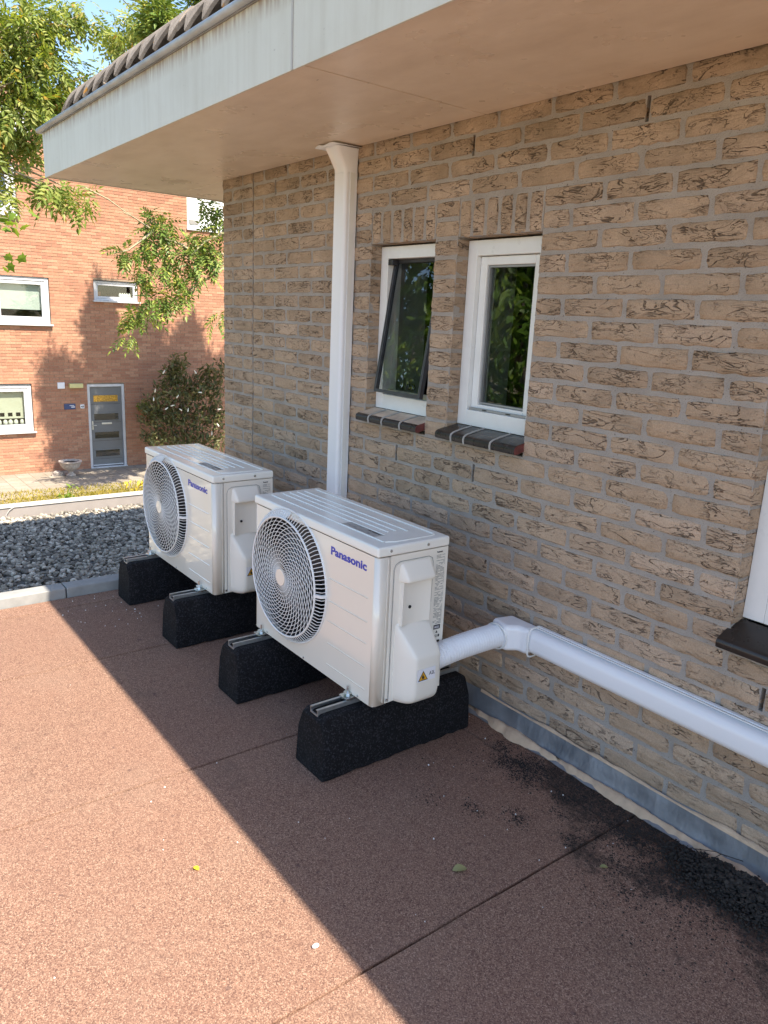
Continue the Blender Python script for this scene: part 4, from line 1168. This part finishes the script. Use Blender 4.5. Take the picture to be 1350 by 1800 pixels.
def fwin(h, fw_, mullions=(), blind=None, sillw=.09, wide=.05, items=None):
    y0, y1, z0, z1 = h[0] + 4, h[1] + 4, h[2] - GZ, h[3] - GZ
    q = MB()
    def fr(y0, y1, z0, z1, x0, x1, w):
        q.box(x0, x1, y0, y0 + w, z0, z1); q.box(x0, x1, y1 - w, y1, z0, z1); q.box(x0, x1, y0 + w, y1 - w, z0, z0 + w); q.box(x0, x1, y0 + w, y1 - w, z1 - w, z1)
    fr(y0 + .012, y1 - .012, z0 + .03, z1 - .02, .03, .11, wide)
    w = q.obj('window', 'frame_greywhite', rh, bevel=.004)
    ed = [y0 + wide + .012] + [m_ + 4 for m_ in mullions] + [y1 - wide - .012]
    for a, b_ in zip(ed[:-1], ed[1:]):
        q = MB(); fr(a + .004, b_ - .004, z0 + .03 + wide + .003, z1 - .02 - wide - .003, .045, .10, wide); q.obj('sash', 'frame_greywhite', w, bevel=.004)
        q = MB(); q.box(.072, .078, a + wide, b_ - wide, z0 + .03 + 2 * wide, z1 - .02 - 2 * wide); q.obj('pane', 'far_glass', w)
        if blind:
            mat_, frac, cut = blind; zt_ = z1 - .02 - 2 * wide; zb2 = zt_ - (zt_ - z0) * frac
            q = MB()
            if not cut: q.box(.15, .155, a + .02, b_ - .02, zb2, zt_ + .05)
            else:
                q.box(.15, .155, a + .02, b_ - .02, zb2 + .13, zt_ + .05); q.box(.15, .155, a + .02, b_ - .02, zb2, zb2 + .045)
                yy = b_ - .12
                while yy > a + .05: q.box(.15, .155, yy, yy + .07, zb2 + .045, zb2 + .13); yy -= .165
            q.obj('blind', mat_, w)
    q = MB(); q.box(-.085, .035, y0 - .03, y1 + .03, z0 - .004, z0 + .028); q.obj('window_sill', 'frame_greywhite', w, bevel=.003)
    q = MB(); q.box(.002, .028, y0 + .002, y1 - .002, z1 - .018, z1 - .004); q.obj('lintel_shadow_strip', 'anodised_dark', w)  # solid dark strip painted in as the shadow line under the lintel
    return w
w = fwin(holes[0], 0, (-1.72,), ('blind_white', .62, False), wide=.075)
w = fwin(holes[1], 0, (), None, wide=.045)
MB().lathe([(.04, 0), (.055, .12), (.06, .13)], (.14, -.0 + .04 + 4 - 3.96 + .0, .12 + 1.43 - GZ - .03)).obj('flower_pot', 'terracotta', w).location = (0, .02, 0)
for k in range(5):
    MB().lathe([(.02, 0), (.035, .03), (.03, .08), (.012, .12)], (.15, 4 - 4.62 + k * .055, 1.43 - GZ + .1), 10).obj('ornament', 'pebble_white', w)
w = fwin(holes[2], 0, (-1.35,), ('blind_cream', .66, True), wide=.075)
for k in range(7):
    MB().lathe([(.015, 0), (.05, .04), (.045, .1), (.02, .14)], (.19, 4 - 2.08 + k * .11 + random.uniform(-.02, .02), -1.5 - GZ + .15), 10).obj('ornament', 'flower_white', w)
w = fwin(holes[4], 0, (-1.4,), None, wide=.09); w = fwin(holes[5], 0, (-1.5,), None, wide=.09)
# upper right: white panelled opening with a small vent
h = holes[3]; q = MB(); q.box(.02, .06, h[0] + 4.01, h[1] + 3.99, h[2] - GZ + .06, h[3] - GZ - .01); w = q.obj('window_panel', 'panel_white', rh, bevel=.004)
q = MB(); q.box(-.04, .05, h[0] + 3.98, h[1] + 4.02, h[2] - GZ, h[2] - GZ + .05); q.obj('window_sill', 'frame_greywhite', w, bevel=.003)
q = MB(); q.box(.0, .0195, h[1] + 4 - .06 - .24, h[1] + 4 - .06, h[2] - GZ + .14, h[2] - GZ + .24); v_ = q.obj('vent', 'print_grey', w, bevel=.006)
# front door
y0, y1, z0, z1 = -4.37 + 4, -3.50 + 4, 0.0, -.43 - GZ
q = MB(); q.box(.02, .12, y0 + .002, y0 + .062, z0, z1 - .012); q.box(.02, .12, y1 - .062, y1 - .002, z0, z1 - .012); q.box(.02, .12, y0 + .062, y1 - .062, z1 - .075, z1 - .012); q.box(-.03, .12, y0 + .002, y1 - .002, 0.001, .03)
dfr = q.obj('door_frame', 'frame_greywhite', rh, bevel=.004)
q = MB(); dy0, dy1 = y0 + .066, y1 - .066; q.box(.068, .11, dy0, dy1, .045, z1 - .079)
do = q.obj('door', 'door_grey', rh, bevel=.003)
H_ = z1 - .08 - .045
for k in range(4):
    zc_ = .045 + H_ * (.865 - k * .232) - .02
    q = MB(); q.box(.062, .0675, dy0 + .085, dy1 - .085, zc_ - .075, zc_ + .075); q.obj('door_pane', 'amber' if k == 0 else 'far_glass', do)
    if k:
        q = MB(); q.box(.0672, .0678, dy0 + .085, dy1 - .085, zc_ - .075, zc_ + .075); q.obj('pane_backing', 'interior_dark', do)
    q = MB(); q.box(.056, .0665, dy0 + .07, dy1 - .07, zc_ + .078, zc_ + .092); q.box(.056, .0665, dy0 + .07, dy1 - .07, zc_ - .092, zc_ - .078); q.obj('door_moulding', 'door_grey', do)
    q = MB(); q.box(.0655, .0672, dy0 + .03, dy1 - .03, zc_ - .135, zc_ - .128); q.obj('door_groove', 'anodised_dark', do)
q = MB(); zc_ = .045 + H_ * .54; q.box(.052, .067, .5 - .435 - .12, .5 - .435 + .12, zc_ - .022, zc_ + .022); q.obj('letter_slot', 'galvanised', do, bevel=.004)
q = MB(); q.box(.055, .067, dy1 - .055, dy1 - .025, .92, 1.13); q.box(.02, .055, dy1 - .05, dy1 - .03, 1.02, 1.035); q.box(.02, .03, dy1 - .12, dy1 - .03, 1.02, 1.035); q.obj('door_handle', 'galvanised', do, bevel=.003)
q = MB(); q.box(.045, .067, dy0 + .01, dy1 - .01, .05, .075); q.obj('weather_bar', 'frame_greywhite', do, bevel=.003)
# fittings beside the door
def fit(y0, y1, z0, z1, x, mat, name, bev=.006): return MB().box(-x, -.0005, y0 + 4, y1 + 4, z0 - GZ, z1 - GZ).obj(name, mat, rh, bevel=bev)
fit(-3.0, -2.845, -.53, -.39, .03, 'sticker_white', 'wall_vent')
wl_ = fit(-3.39, -3.09, -.515, -.415, .10, 'lamp_cream', 'wall_lamp')
pl_ = fit(-3.215, -2.965, -1.01, -.88, .015, 'plate_blue', 'name_plate', .003)
MB().box(-.018, -.0155, .805 + .01, .805 + .11, -.925 - GZ, -.915 - GZ).obj('plate_line', 'sticker_white', pl_).location = (0, 0, 0)
MB().box(-.018, -.0155, .80, .88, -.965 - GZ, -.945 - GZ).obj('plate_line', 'sticker_white', pl_)
np_ = fit(-3.415, -3.325, -.995, -.905, .012, 'sticker_white', 'number_plate', .004)
text_obj('house_number', '48', .07, (-.0135, 4 - 3.337, -.975 - GZ), 'print_black', 'side', np_, bold=.001, width=.066)

# ---- stone urn
q = MB(); q.lathe([(.10, 0), (.11, .03), (.07, .05), (.045, .08), (.05, .11), (.12, .145), (.18, .20), (.215, .27), (.225, .31), (.25, .325), (.25, .345), (.205, .345), (.19, .30), (.02, .28)], (0, 0, 0), 28)
v = [tuple(p) for p in q.v]; ns_ = 28
q.v = [(p[0] * (1 + (.035 * math.cos(14 * math.atan2(p[1], p[0])) if .15 < p[2] < .345 else 0)), p[1] * (1 + (.035 * math.cos(14 * math.atan2(p[1], p[0])) if .15 < p[2] < .345 else 0)), p[2]) for p in q.v]
u = empty('stone_urn', (16.35, -2.86, -2.43), 'weathered stone garden urn on a foot left of the grey door', 'urn'); q.obj('bowl', 'urn_stone', u)
V = IV * (.17, .17, .03) + (0, 0, .30); MB().add(V.tolist(), IF.tolist(), True).obj('potting_soil', 'soil', u)
# rocks near the urn
def rock(x, y, s, z, lab):
    P = IV * (1 + .2 * np.sin(IV @ rng.normal(size=(3, 3)) * 2)[:, :1]) * (s, s * 1.3, s * .7)
    o = MB().add(P.tolist(), IF.tolist(), True).obj('rock', 'urn_stone'); o.location = (x, y, z); tag(o, lab, 'rock')
rock(16.5, -2.62, .11, -2.40, 'dark rock on the paving left of the stone urn')

# ================================================================== VEGETATION
def leaflets(n_pairs, L_, lw, droop):
    """compound leaf template: rachis along +x, leaflets in pairs, returned as quads (diamonds folded at the rib)"""
    V = []; F = []
    def lf(base, d, s):
        d = np.array(d) / np.linalg.norm(d); sd = np.cross(d, (0, 0, 1.0)); sd /= np.linalg.norm(sd) + 1e-9
        k = len(V); b = np.array(base)
        V.extend([b, b + d * s * .45 + sd * s * lw + (0, 0, .02 * s), b + d * s + (0, 0, -.12 * s), b + d * s * .45 - sd * s * lw + (0, 0, .02 * s)])
        F.append((k, k + 1, k + 2, k + 3))
    for i in range(n_pairs):
        t_ = (i + 1.2) / (n_pairs + 1); x = L_ * t_; z = -droop * t_ * t_ * L_
        for sg in (-1, 1): lf((x, 0, z), (.55, sg * .85, -.25), L_ * .42 * (1 - .25 * abs(t_ - .5)))
    lf((L_, 0, -droop * L_), (1, 0, -.5), L_ * .42)
    return np.array(V), np.array(F)
def single_leaf():
    V = np.array([(0, 0, 0), (.4, .2, .03), (1, 0, -.1), (.4, -.2, .03)], float); return V, np.array([(0, 1, 2, 3)])
def maple_leaf():
    a = [(0, 0), (.15, .28), (.05, .55), (.38, .42), (.55, .62), (.62, .30), (1.0, .0), (.62, -.30), (.55, -.62), (.38, -.42), (.05, -.55), (.15, -.28)]
    V = [(.35, 0, .03)] + [(x, y, -.12 * (x * x + y * y)) for x, y in a]
    F = [(0, i + 1, (i + 1) % 12 + 1) for i in range(12)]
    return np.array(V), np.array(F)
def scatter(T, pts, dirs, size, name, mat, parent, spread=.6):
    TV, TF = T; n = len(pts)
    d = dirs + rng.normal(0, spread, (n, 3)); d /= np.linalg.norm(d, axis=1)[:, None] + 1e-9
    up = np.tile((0, 0, 1.0), (n, 1)) + rng.normal(0, .45, (n, 3)); w = np.cross(up, d); w /= np.linalg.norm(w, axis=1)[:, None] + 1e-9; u = np.cross(d, w)
    s = rng.uniform(size[0], size[1], n)
    P = (TV[None, :, 0, None] * d[:, None] + TV[None, :, 1, None] * w[:, None] + TV[None, :, 2, None] * u[:, None]) * s[:, None, None] + pts[:, None]
    F = TF[None] + (np.arange(n) * len(TV))[:, None, None]
    return link(name, np_mesh(name, P.reshape(-1, 3), F.reshape(-1, TF.shape[1]), mat), None, parent)
def branch(mb, a, b_, r0, r1, n=7, wob=.08):
    a, b_ = Vector(a), Vector(b_); L_ = (b_ - a).length; pts = []; rr = []
    off = Vector((random.uniform(-1, 1), random.uniform(-1, 1), random.uniform(-.3, 1))) * wob * L_
    for i in range(n): t_ = i / (n - 1); pts.append(a.lerp(b_, t_) + off * math.sin(t_ * math.pi)); rr.append(r0 + (r1 - r0) * t_)
    mb.tube(pts, rr, 7 if r0 > .02 else 5); return pts
ASH = leaflets(4, 1.0, .19, .5)
def cluster_pts(c, r, n, shell=.0):
    p = rng.normal(size=(n, 3)); p /= np.linalg.norm(p, axis=1)[:, None]; rad = rng.random(n) ** (1 / 2.2)
    return np.array(c) + p * rad[:, None] * np.array(r)
def tree(name, base, fork, clusters, size, mat, label, r0=.16, leafn=1.0, group=None, tmpl=None, loc=None, twigs=True):
    t = empty(name, base, label, 'tree', group); B = np.array(base, float)
    tb = MB(); tb.tube([(0, 0, -.1), (.03, .02, (fork[2] - base[2]) * .5), tuple(np.array(fork) - B)], [r0 * 1.25, r0, r0 * .8], 12)
    br = MB(); P = []; D = []
    for (c, r, n) in clusters:
        n = int(n * leafn); pts = branch(br, np.array(fork) - B, np.array(c) - B, r0 * .35, .012, 7, .1)
        p = cluster_pts(c, r, n); P.append(p - B); dd = (p - np.array(c)) / (np.array(r) + 1e-6) * .7 + (0, 0, -.45); D.append(dd)
        if twigs:
            for k in range(7): branch(br, pts[-1], cluster_pts(c, np.array(r) * 1.0, 1)[0] - B, .009, .003, 5, .15)
    tb.obj('trunk', 'bark', t); br.obj('branches', 'bark', t)
    scatter(tmpl or ASH, np.concatenate(P), np.concatenate(D), size, 'crown', mat, t); return t
# A: tree in front of the red house, crown above our eaves, throwing the dappled shade
cl = []
rs = random.Random(11)
for (y, z, ry, rz) in [(-3.7, 5.9, .14, .5), (-4.15, 5.4, .16, .6), (-4.7, 6.9, .18, .75), (-5.2, 5.9, .3, .8), (-4.35, 4.5, .3, .35), (-3.85, 4.35, .2, .25), (-5.0, 4.7, .35, .5), (-5.5, 4.9, .3, .5), (-5.85, 6.5, .22, .8),
                       (-6.45, 5.6, .26, .8), (-6.9, 6.9, .2, .6), (-7.4, 5.6, .26, .9), (-6.0, 4.4, .35, .5), (-7.0, 4.7, .3, .5), (-7.95, 4.9, .3, .7), (-8.3, 6.5, .28, .8), (-8.9, 5.4, .3, .8)]:
    cl.append(((12.5 + rs.uniform(-.25, .25), y, z), (.35, ry, rz), 110 + 3800 * ry * rz))
tree('ash_tree', (12.6, -6.9, -2.44), (12.6, -6.6, 2.6), cl, (.22, .36), 'branch_leaf', 'tall tree whose crown shades the red house from above our eaves', .17, 1.0)
# B: its low branches seen hanging in front of the red wall: a second, smaller tree behind the corner of our house
tb = empty('young_tree', (12.9, -6.3, -2.44), 'leafy tree reaching out from behind the brick corner in front of the red house', 'tree')
B = np.array((12.9, -6.3, -2.44))
mbt = MB(); mbt.tube([(0, 0, 0), (.02, .1, 2.2), (0, .25, 3.4), (0, .3, 4.6)], [.10, .08, .06, .04], 10); mbt.obj('trunk', 'bark', tb)
br = MB(); P = []; D = []
def px2w(x, y, X):
    d = Ri.T @ np.array([(x - 675) / 1342.684, (y - 900) / 1342.684, 1.0]); t_ = (X - CAMP[0]) / d[0]; return CAMP + d * t_
def wisp(path, n, size_r, X):
    pts = [px2w(x, y, X + i * .02) - B for i, (x, y) in enumerate(path)]
    br.tube([tuple(p) for p in pts], list(np.linspace(.030, .008, len(pts))), 5); return pts
LIM = [([(420, 440), (395, 470), (345, 503), (300, 535), (265, 558), (240, 556)], 12.9), ([(410, 460), (370, 468), (335, 487), (300, 503), (280, 503)], 13.0),
       ([(430, 440), (395, 447), (350, 443), (310, 452)], 12.8), ([(410, 400), (360, 425), (330, 455)], 12.7), ([(345, 448), (320, 430), (285, 418), (262, 400), (235, 382), (215, 372)], 12.8),
       ([(268, 408), (245, 425), (225, 440), (200, 445)], 12.8), ([(420, 545), (390, 560), (375, 578)], 12.9), ([(340, 505), (320, 525), (297, 535)], 12.95), ([(300, 503), (275, 478), (255, 468)], 12.95), ([(420, 380), (395, 355), (360, 350)], 12.7)]
for path, X in LIM: wisp(path, 0, 0, X)
BLOB = [(283, 385, 13, 22), (270, 405, 11, 14), (300, 400, 13, 16), (257, 424, 12, 9), (240, 440, 13, 11), (212, 445, 12, 10), (225, 448, 8, 8), (250, 478, 13, 12), (262, 490, 11, 10), (285, 468, 10, 7), (290, 430, 12, 10), (302, 450, 12, 14), (335, 465, 13, 14),
        (315, 490, 16, 8), (298, 492, 9, 7), (330, 505, 9, 12), (285, 520, 18, 13), (300, 530, 14, 10), (268, 528, 14, 11), (245, 553, 14, 9), (232, 560, 10, 12), (228, 590, 8, 9), (256, 556, 10, 8), (345, 430, 18, 12), (365, 420, 16, 13), (380, 440, 14, 12), (385, 408, 10, 12), (350, 448, 12, 10),
        (330, 432, 11, 8), (388, 370, 9, 14), (365, 357, 11, 9), (380, 360, 8, 10), (388, 548, 7, 6), (384, 565, 7, 6), (358, 482, 6, 5), (392, 385, 6, 14), (375, 455, 16, 8), (320, 518, 10, 8), (345, 410, 10, 6)]
dist = 15.2; sc_ = dist / 1342.7
for (x, y, rx, ry) in BLOB:
    c = px2w(x, y, 12.85); n = int(3 + rx * ry / 11)
    p = cluster_pts(c, (.22, rx * sc_ * 1.05, ry * sc_), n); P.append(p - B); D.append((p - c) / .3 * .4 + (0, .25, -.5))
br.obj('branches', 'twig', tb)
scatter(ASH, np.concatenate(P), np.concatenate(D), (.20, .33), 'crown', 'branch_leaf', tb)
# C: the near tree at the left edge, silvery yellow-green
tb = empty('ash_tree', (6.9, 1.9, -2.44), 'yellow green tree filling the top left corner beyond the eaves', 'tree')
B = np.array((6.9, 1.9, -2.44)); mbt = MB(); mbt.tube([(0, 0, 0), (.05, .05, 2.5), (0, -.1, 4.4), (-.1, -.4, 6.2)], [.16, .13, .10, .05], 12); mbt.obj('trunk', 'bark', tb)
br = MB(); P = []; D = []
BL2 = [(20, 30, 40, 35), (60, 20, 40, 28), (100, 15, 28, 18), (25, 80, 42, 38), (60, 60, 30, 34), (85, 75, 20, 24), (20, 140, 40, 40), (65, 130, 36, 36), (60, 100, 20, 20), (100, 150, 36, 30), (140, 135, 30, 24), (165, 128, 22, 12), (30, 190, 40, 34), (70, 185, 40, 30), (105, 190, 24, 22),
       (25, 235, 30, 20), (60, 240, 26, 22), (148, 22, 16, 16), (155, 35, 14, 12), (45, 262, 20, 14), (12, 215, 20, 20), (8, 310, 14, 14), (10, 345, 10, 16), (125, 12, 18, 10), (95, 108, 14, 12), (75, 40, 24, 30), (-60, 60, 60, 90), (-60, 200, 50, 80), (-140, 80, 80, 120), (130, 160, 26, 18),
       (82, 322, 16, 12), (75, 335, 14, 14), (95, 332, 12, 12), (120, 350, 14, 12), (135, 358, 10, 9), (150, 345, 9, 10), (110, 318, 22, 6), (100, 345, 10, 8), (-10, 270, 16, 30)]
for (x, y, rx, ry) in BL2:
    dist = 6.9 + 1.0; sc_ = dist / 1342.7 * 1.02; X = 6.3 + random.uniform(-.2, .3)
    c = px2w(x, y, X); n = int(3 + rx * ry / 22)
    p = cluster_pts(c, (.22, rx * sc_, ry * sc_), n); P.append(p - B); D.append((p - c) / .25 * .35 + (-.1, -.1, -.55))
    branch(br, (0, -.1, 4.6) if y < 260 else (-.2, -.9, 5.2), tuple(c - B), .022, .004, 7, .06)
for (path, X) in (([(60, 38), (100, 22), (125, 35), (150, 52), (170, 60)], 6.3), ([(150, 330), (190, 350), (220, 372), (255, 395)], 7.2), ([(10, 95), (60, 45), (90, 25), (110, 18)], 6.2)):
    br.tube([tuple(px2w(x, y, X) - B) for x, y in path], list(np.linspace(.010, .0025, len(path))), 5)
br.obj('branches', 'twig', tb)
scatter(ASH, np.concatenate(P), np.concatenate(D), (.12, .20), 'crown', 'ash_leaf', tb)
# D: thin branches against the sky, right of it
tb = empty('ash_tree', (13.5, -2.2, -2.44), 'airy tree with yellowing leaves against the sky above the roof caps', 'tree')
B = np.array((13.5, -2.2, -2.44)); mbt = MB(); br = MB(); P = []; D = []
X = 17.6 + .6; B = np.array((27.0, -9.5, -2.44)); tb.location = B; X = 27.0
mbt.tube([(0, 0, 0), (.1, .05, 5.0), (0, 0, 9.0)], [.28, .22, .12], 10); mbt.obj('trunk', 'bark', tb)
for (x, y, rx, ry) in [(225, 45, 18, 22), (222, 65, 16, 14), (210, 60, 14, 20), (205, 85, 12, 14), (225, 80, 14, 10), (262, 35, 18, 15), (255, 50, 16, 12), (278, 28, 14, 10), (240, 30, 16, 12), (195, 65, 10, 10), (215, 100, 8, 8), (290, 40, 14, 10), (185, 50, 8, 8), (270, 12, 16, 10)]:
    sc_ = 29.5 / 1342.7; c = px2w(x, y, X + random.uniform(-1, 1)); n = int(4 + rx * ry / 13)
    p = cluster_pts(c, (.5, rx * sc_, ry * sc_), n); P.append(p - B); D.append((p - c) * .5 + (0, 0, -.5)); branch(br, (0, 0, 8.5), tuple(c - B), .05, .01, 7, .06)
br.obj('branches', 'twig', tb); scatter(ASH, np.concatenate(P), np.concatenate(D), (.38, .6), 'crown', 'ash_leaf', tb)
# E: darker crown at the top, above the caps
cl = [((24 + rs.uniform(-1, 1), y, z), (1.0, .8, .7), 190) for (y, z) in ((-11.2, 11.0), (-12.2, 10.8), (-11.9, 9.9), (-13.2, 10.2))]
tree('dark_tree', (24, -11.5, -2.44), (24, -11.5, 6.5), cl, (.4, .6), 'dense_leaf', 'dark green tree top just above the roof caps', .25)
# F: dense trees left of the view: they are what the window panes mirror
for (bx_, by_, hh, lab) in ((5.8, 6.0, 4.2, 'dense green tree left of the terrace, mirrored in the window panes'), (8.8, 6.2, 7.5, 'taller dense green tree beyond the left end of the terrace'), (11.5, 9.5, 9.5, 'tallest dense green tree, far left of the terrace'), (7.0, 9.2, 8.5, 'wide dense green tree behind the one mirrored in the panes')):
    cl = []
    for k in range(26):
        a = rs.uniform(0, 6.28); r = rs.uniform(.3, 1.9); z = -1.2 + (hh + 1.2) * (k + rs.random()) / 26
        cl.append(((bx_ + r * math.cos(a), by_ + r * math.sin(a), z), (.75, .75, .6), 300))
    tree('broadleaf_tree', (bx_, by_, -2.44), (bx_, by_, .2), cl, (.16, .27), 'dense_leaf', lab, .16, 1.0, tmpl=single_leaf(), twigs=False)
# G: large bright leaves close by at the left edge
tb = empty('maple_shoot', (3.55, 1.55, -.33), 'bright green maple leaves on thin stems at the left edge', 'shoot')
B = np.array((3.55, 1.55, -.33)); br = MB(); P = []; D = []
for (x, y) in ((8, 392), (22, 398), (34, 402), (14, 384), (4, 400), (6, 452), (14, 462), (4, 470), (32, 449), (10, 446), (50, 372), (2, 380)):
    p = px2w(x, y, 3.7 + random.uniform(-.1, .1)); P.append((p - B)[None]); D.append(np.array([[-.2, -.75, -.35]]))
    br.tube([tuple(np.array((0.1, -.2, 2.0 if y < 430 else 1.7))), tuple((p - B) * .75 + np.array((.1, -.2, 2.05 if y < 430 else 1.75)) * .25 + (0, 0, .03)), tuple(p - B)], [.003, .002, .0015], 5)
br.tube([(0, 0, 0), (.02, -.05, 1.0), (.1, -.2, 2.1)], [.012, .009, .004], 7); br.obj('stems', 'twig', tb)
scatter(maple_leaf(), np.concatenate(P), np.concatenate(D), (.055, .085), 'foliage', 'maple_leaf', tb, .35)
# H: butterfly bush beside the door
tb = empty('flowering_bush', (16.2, -5.7, -2.44), 'dark flowering bush with pale flower tips right of the grey door', 'bush')
B = np.array((16.2, -5.7, -2.44)); br = MB(); P = []; D = []
for (x, y, rx, ry) in [(300, 655, 12, 18), (315, 640, 14, 16), (295, 690, 20, 20), (330, 690, 24, 24), (355, 680, 18, 22), (378, 680, 14, 26), (270, 710, 18, 14), (265, 735, 20, 16), (300, 735, 28, 24), (340, 735, 26, 26), (380, 730, 18, 28), (285, 770, 26, 14), (330, 775, 30, 14), (375, 775, 22, 16), (258, 722, 10, 10), (365, 655, 10, 12), (385, 650, 8, 14), (310, 665, 14, 14), (262, 770, 10, 12)]:
    sc_ = 18 / 1342.7; c = px2w(x, y, 16.1); n = int(rx * ry / 1.5)
    p = cluster_pts(c, (.35, rx * sc_ * 1.25, ry * sc_ * 1.25), n); P.append(p - B); D.append((p - c) * .5 + (0, 0, .35)); branch(br, (random.uniform(-.1, .1), random.uniform(-.2, .2), 0), tuple(c - B), .012, .004, 7, .08)
for (x, y) in ((325, 628), (345, 650), (362, 655), (392, 640), (310, 632)):
    c = px2w(x, y, 16.1) - B; br.tube([tuple(c + (0, .1, -.5)), tuple(c + (0, .0, -.15)), tuple(c)], [.008, .006, .004], 5)
br.obj('stems', 'bark', tb); scatter(single_leaf(), np.concatenate(P), np.concatenate(D), (.09, .17), 'foliage', 'bush_leaf', tb, .9)
for (x, y) in ((286, 657), (345, 657), (272, 690), (270, 705), (300, 714), (320, 722), (330, 724), (382, 720), (385, 750), (355, 690), (310, 700), (290, 720), (372, 765)):
    q = MB(); q.lathe([(.008, 0), (.018, .02), (.013, .06), (.003, .10)], (0, 0, 0), 8); o = q.obj('flower', 'flower_white', tb); o.location = px2w(x, y, 15.75) - B; o.rotation_euler = (random.uniform(-1.6, 1.6), random.uniform(-.5, .5), 0)
# hanging basket beside the door
hb = empty('hanging_basket', (16.85, -4.75, -1.05), 'small bright green potted plant hanging on the wall by the door', 'plant'); MB().lathe([(.05, -.14), (.10, -.08), (.12, 0)], (0, 0, 0), 14).obj('pot', 'terracotta', hb)
scatter(single_leaf(), cluster_pts((0, 0, .07), (.16, .2, .10), 170), np.zeros((170, 3)) + (0, 0, .2), (.05, .09), 'foliage', 'maple_leaf', hb, .9)
MB().tube([(.06, 0, 0), (.1, 0, .4), (.12, 0, .5)], .004, 5).obj('hanger', 'anodised_dark', hb)
# plants whose tips show over the roof edge
for i, (x, y, r, X, lab) in enumerate(((110, 862, .14, 6.4, 'small yellow green seedling just beyond the roof edge trim'), (245, 855, .15, 6.6, 'yellow weed beyond the roof edge, beside the farther heat pump'))):
    c = px2w(x, y, X); pb = empty('weed', (c[0], c[1], -2.44), lab, 'plant'); Bp = np.array((c[0], c[1], -2.44))
    br = MB(); P = []
    for k in range(7):
        p = c + (random.uniform(-.05, .05), random.uniform(-.9, .9) * r, random.uniform(-.14, .05)); br.tube([(random.uniform(-.05, .05), 0, 0), tuple((p - Bp) * (.8, .4, .6)), tuple(p - Bp)], [.006, .004, .003], 5); P.append(cluster_pts(p - Bp, (.03, .05, .025), 6))
    br.obj('stems', 'twig', pb); P = np.concatenate(P); scatter(single_leaf(), P, np.zeros((len(P), 3)) + (0, 0, .1), (.05, .09), 'foliage', 'maple_leaf' if i == 0 else 'yellow_leaf', pb, .9)
# dry grass and moss
N = 42000; X = rng.uniform(12.3, 15.2, N); Y = rng.uniform(-6, 4.5, N); keep = (np.sin(X * 2.1 + Y) + np.sin(Y * 1.3 - X) + rng.normal(0, .7, N)) > -.4; X, Y = X[keep], Y[keep]; N = len(X)
hgt = rng.uniform(.02, .075, N); w = rng.uniform(.006, .015, N); a = rng.uniform(0, 6.28, N); lx = rng.normal(0, .02, N); ly = rng.normal(0, .02, N)
V = np.empty((N, 3, 3)); V[:, 0] = np.stack([X - w * np.cos(a), Y - w * np.sin(a), np.full(N, -2.44)], 1); V[:, 1] = np.stack([X + w * np.cos(a), Y + w * np.sin(a), np.full(N, -2.44)], 1); V[:, 2] = np.stack([X + lx, Y + ly, -2.44 + hgt], 1)
stuff(link('dry_grass', np_mesh('dry_grass', V.reshape(-1, 3), np.arange(3 * N).reshape(-1, 3), 'grass_blade'), None), 'dry yellow grass between the roof edge and the paving', 'grass')
# overhead wire in the sky
q = MB(); q.tube([tuple(px2w(x, y, 20)) for x, y in ((300, -60), (262, 22), (236, -8), (200, -60))][:2] , .008, 5)
a_, b_ = px2w(180, -45, 20), px2w(300, 55, 20); q = MB(); q.tube([tuple(a_ + (b_ - a_) * t_ + (0, 0, -.25 * math.sin(t_ * math.pi))) for t_ in [k / 8 for k in range(-8, 17)]], .009, 5)
tag(q.obj('overhead_wire', 'cable_black', fix=False), 'thin dark wire crossing the sky above the roof caps', 'wire')
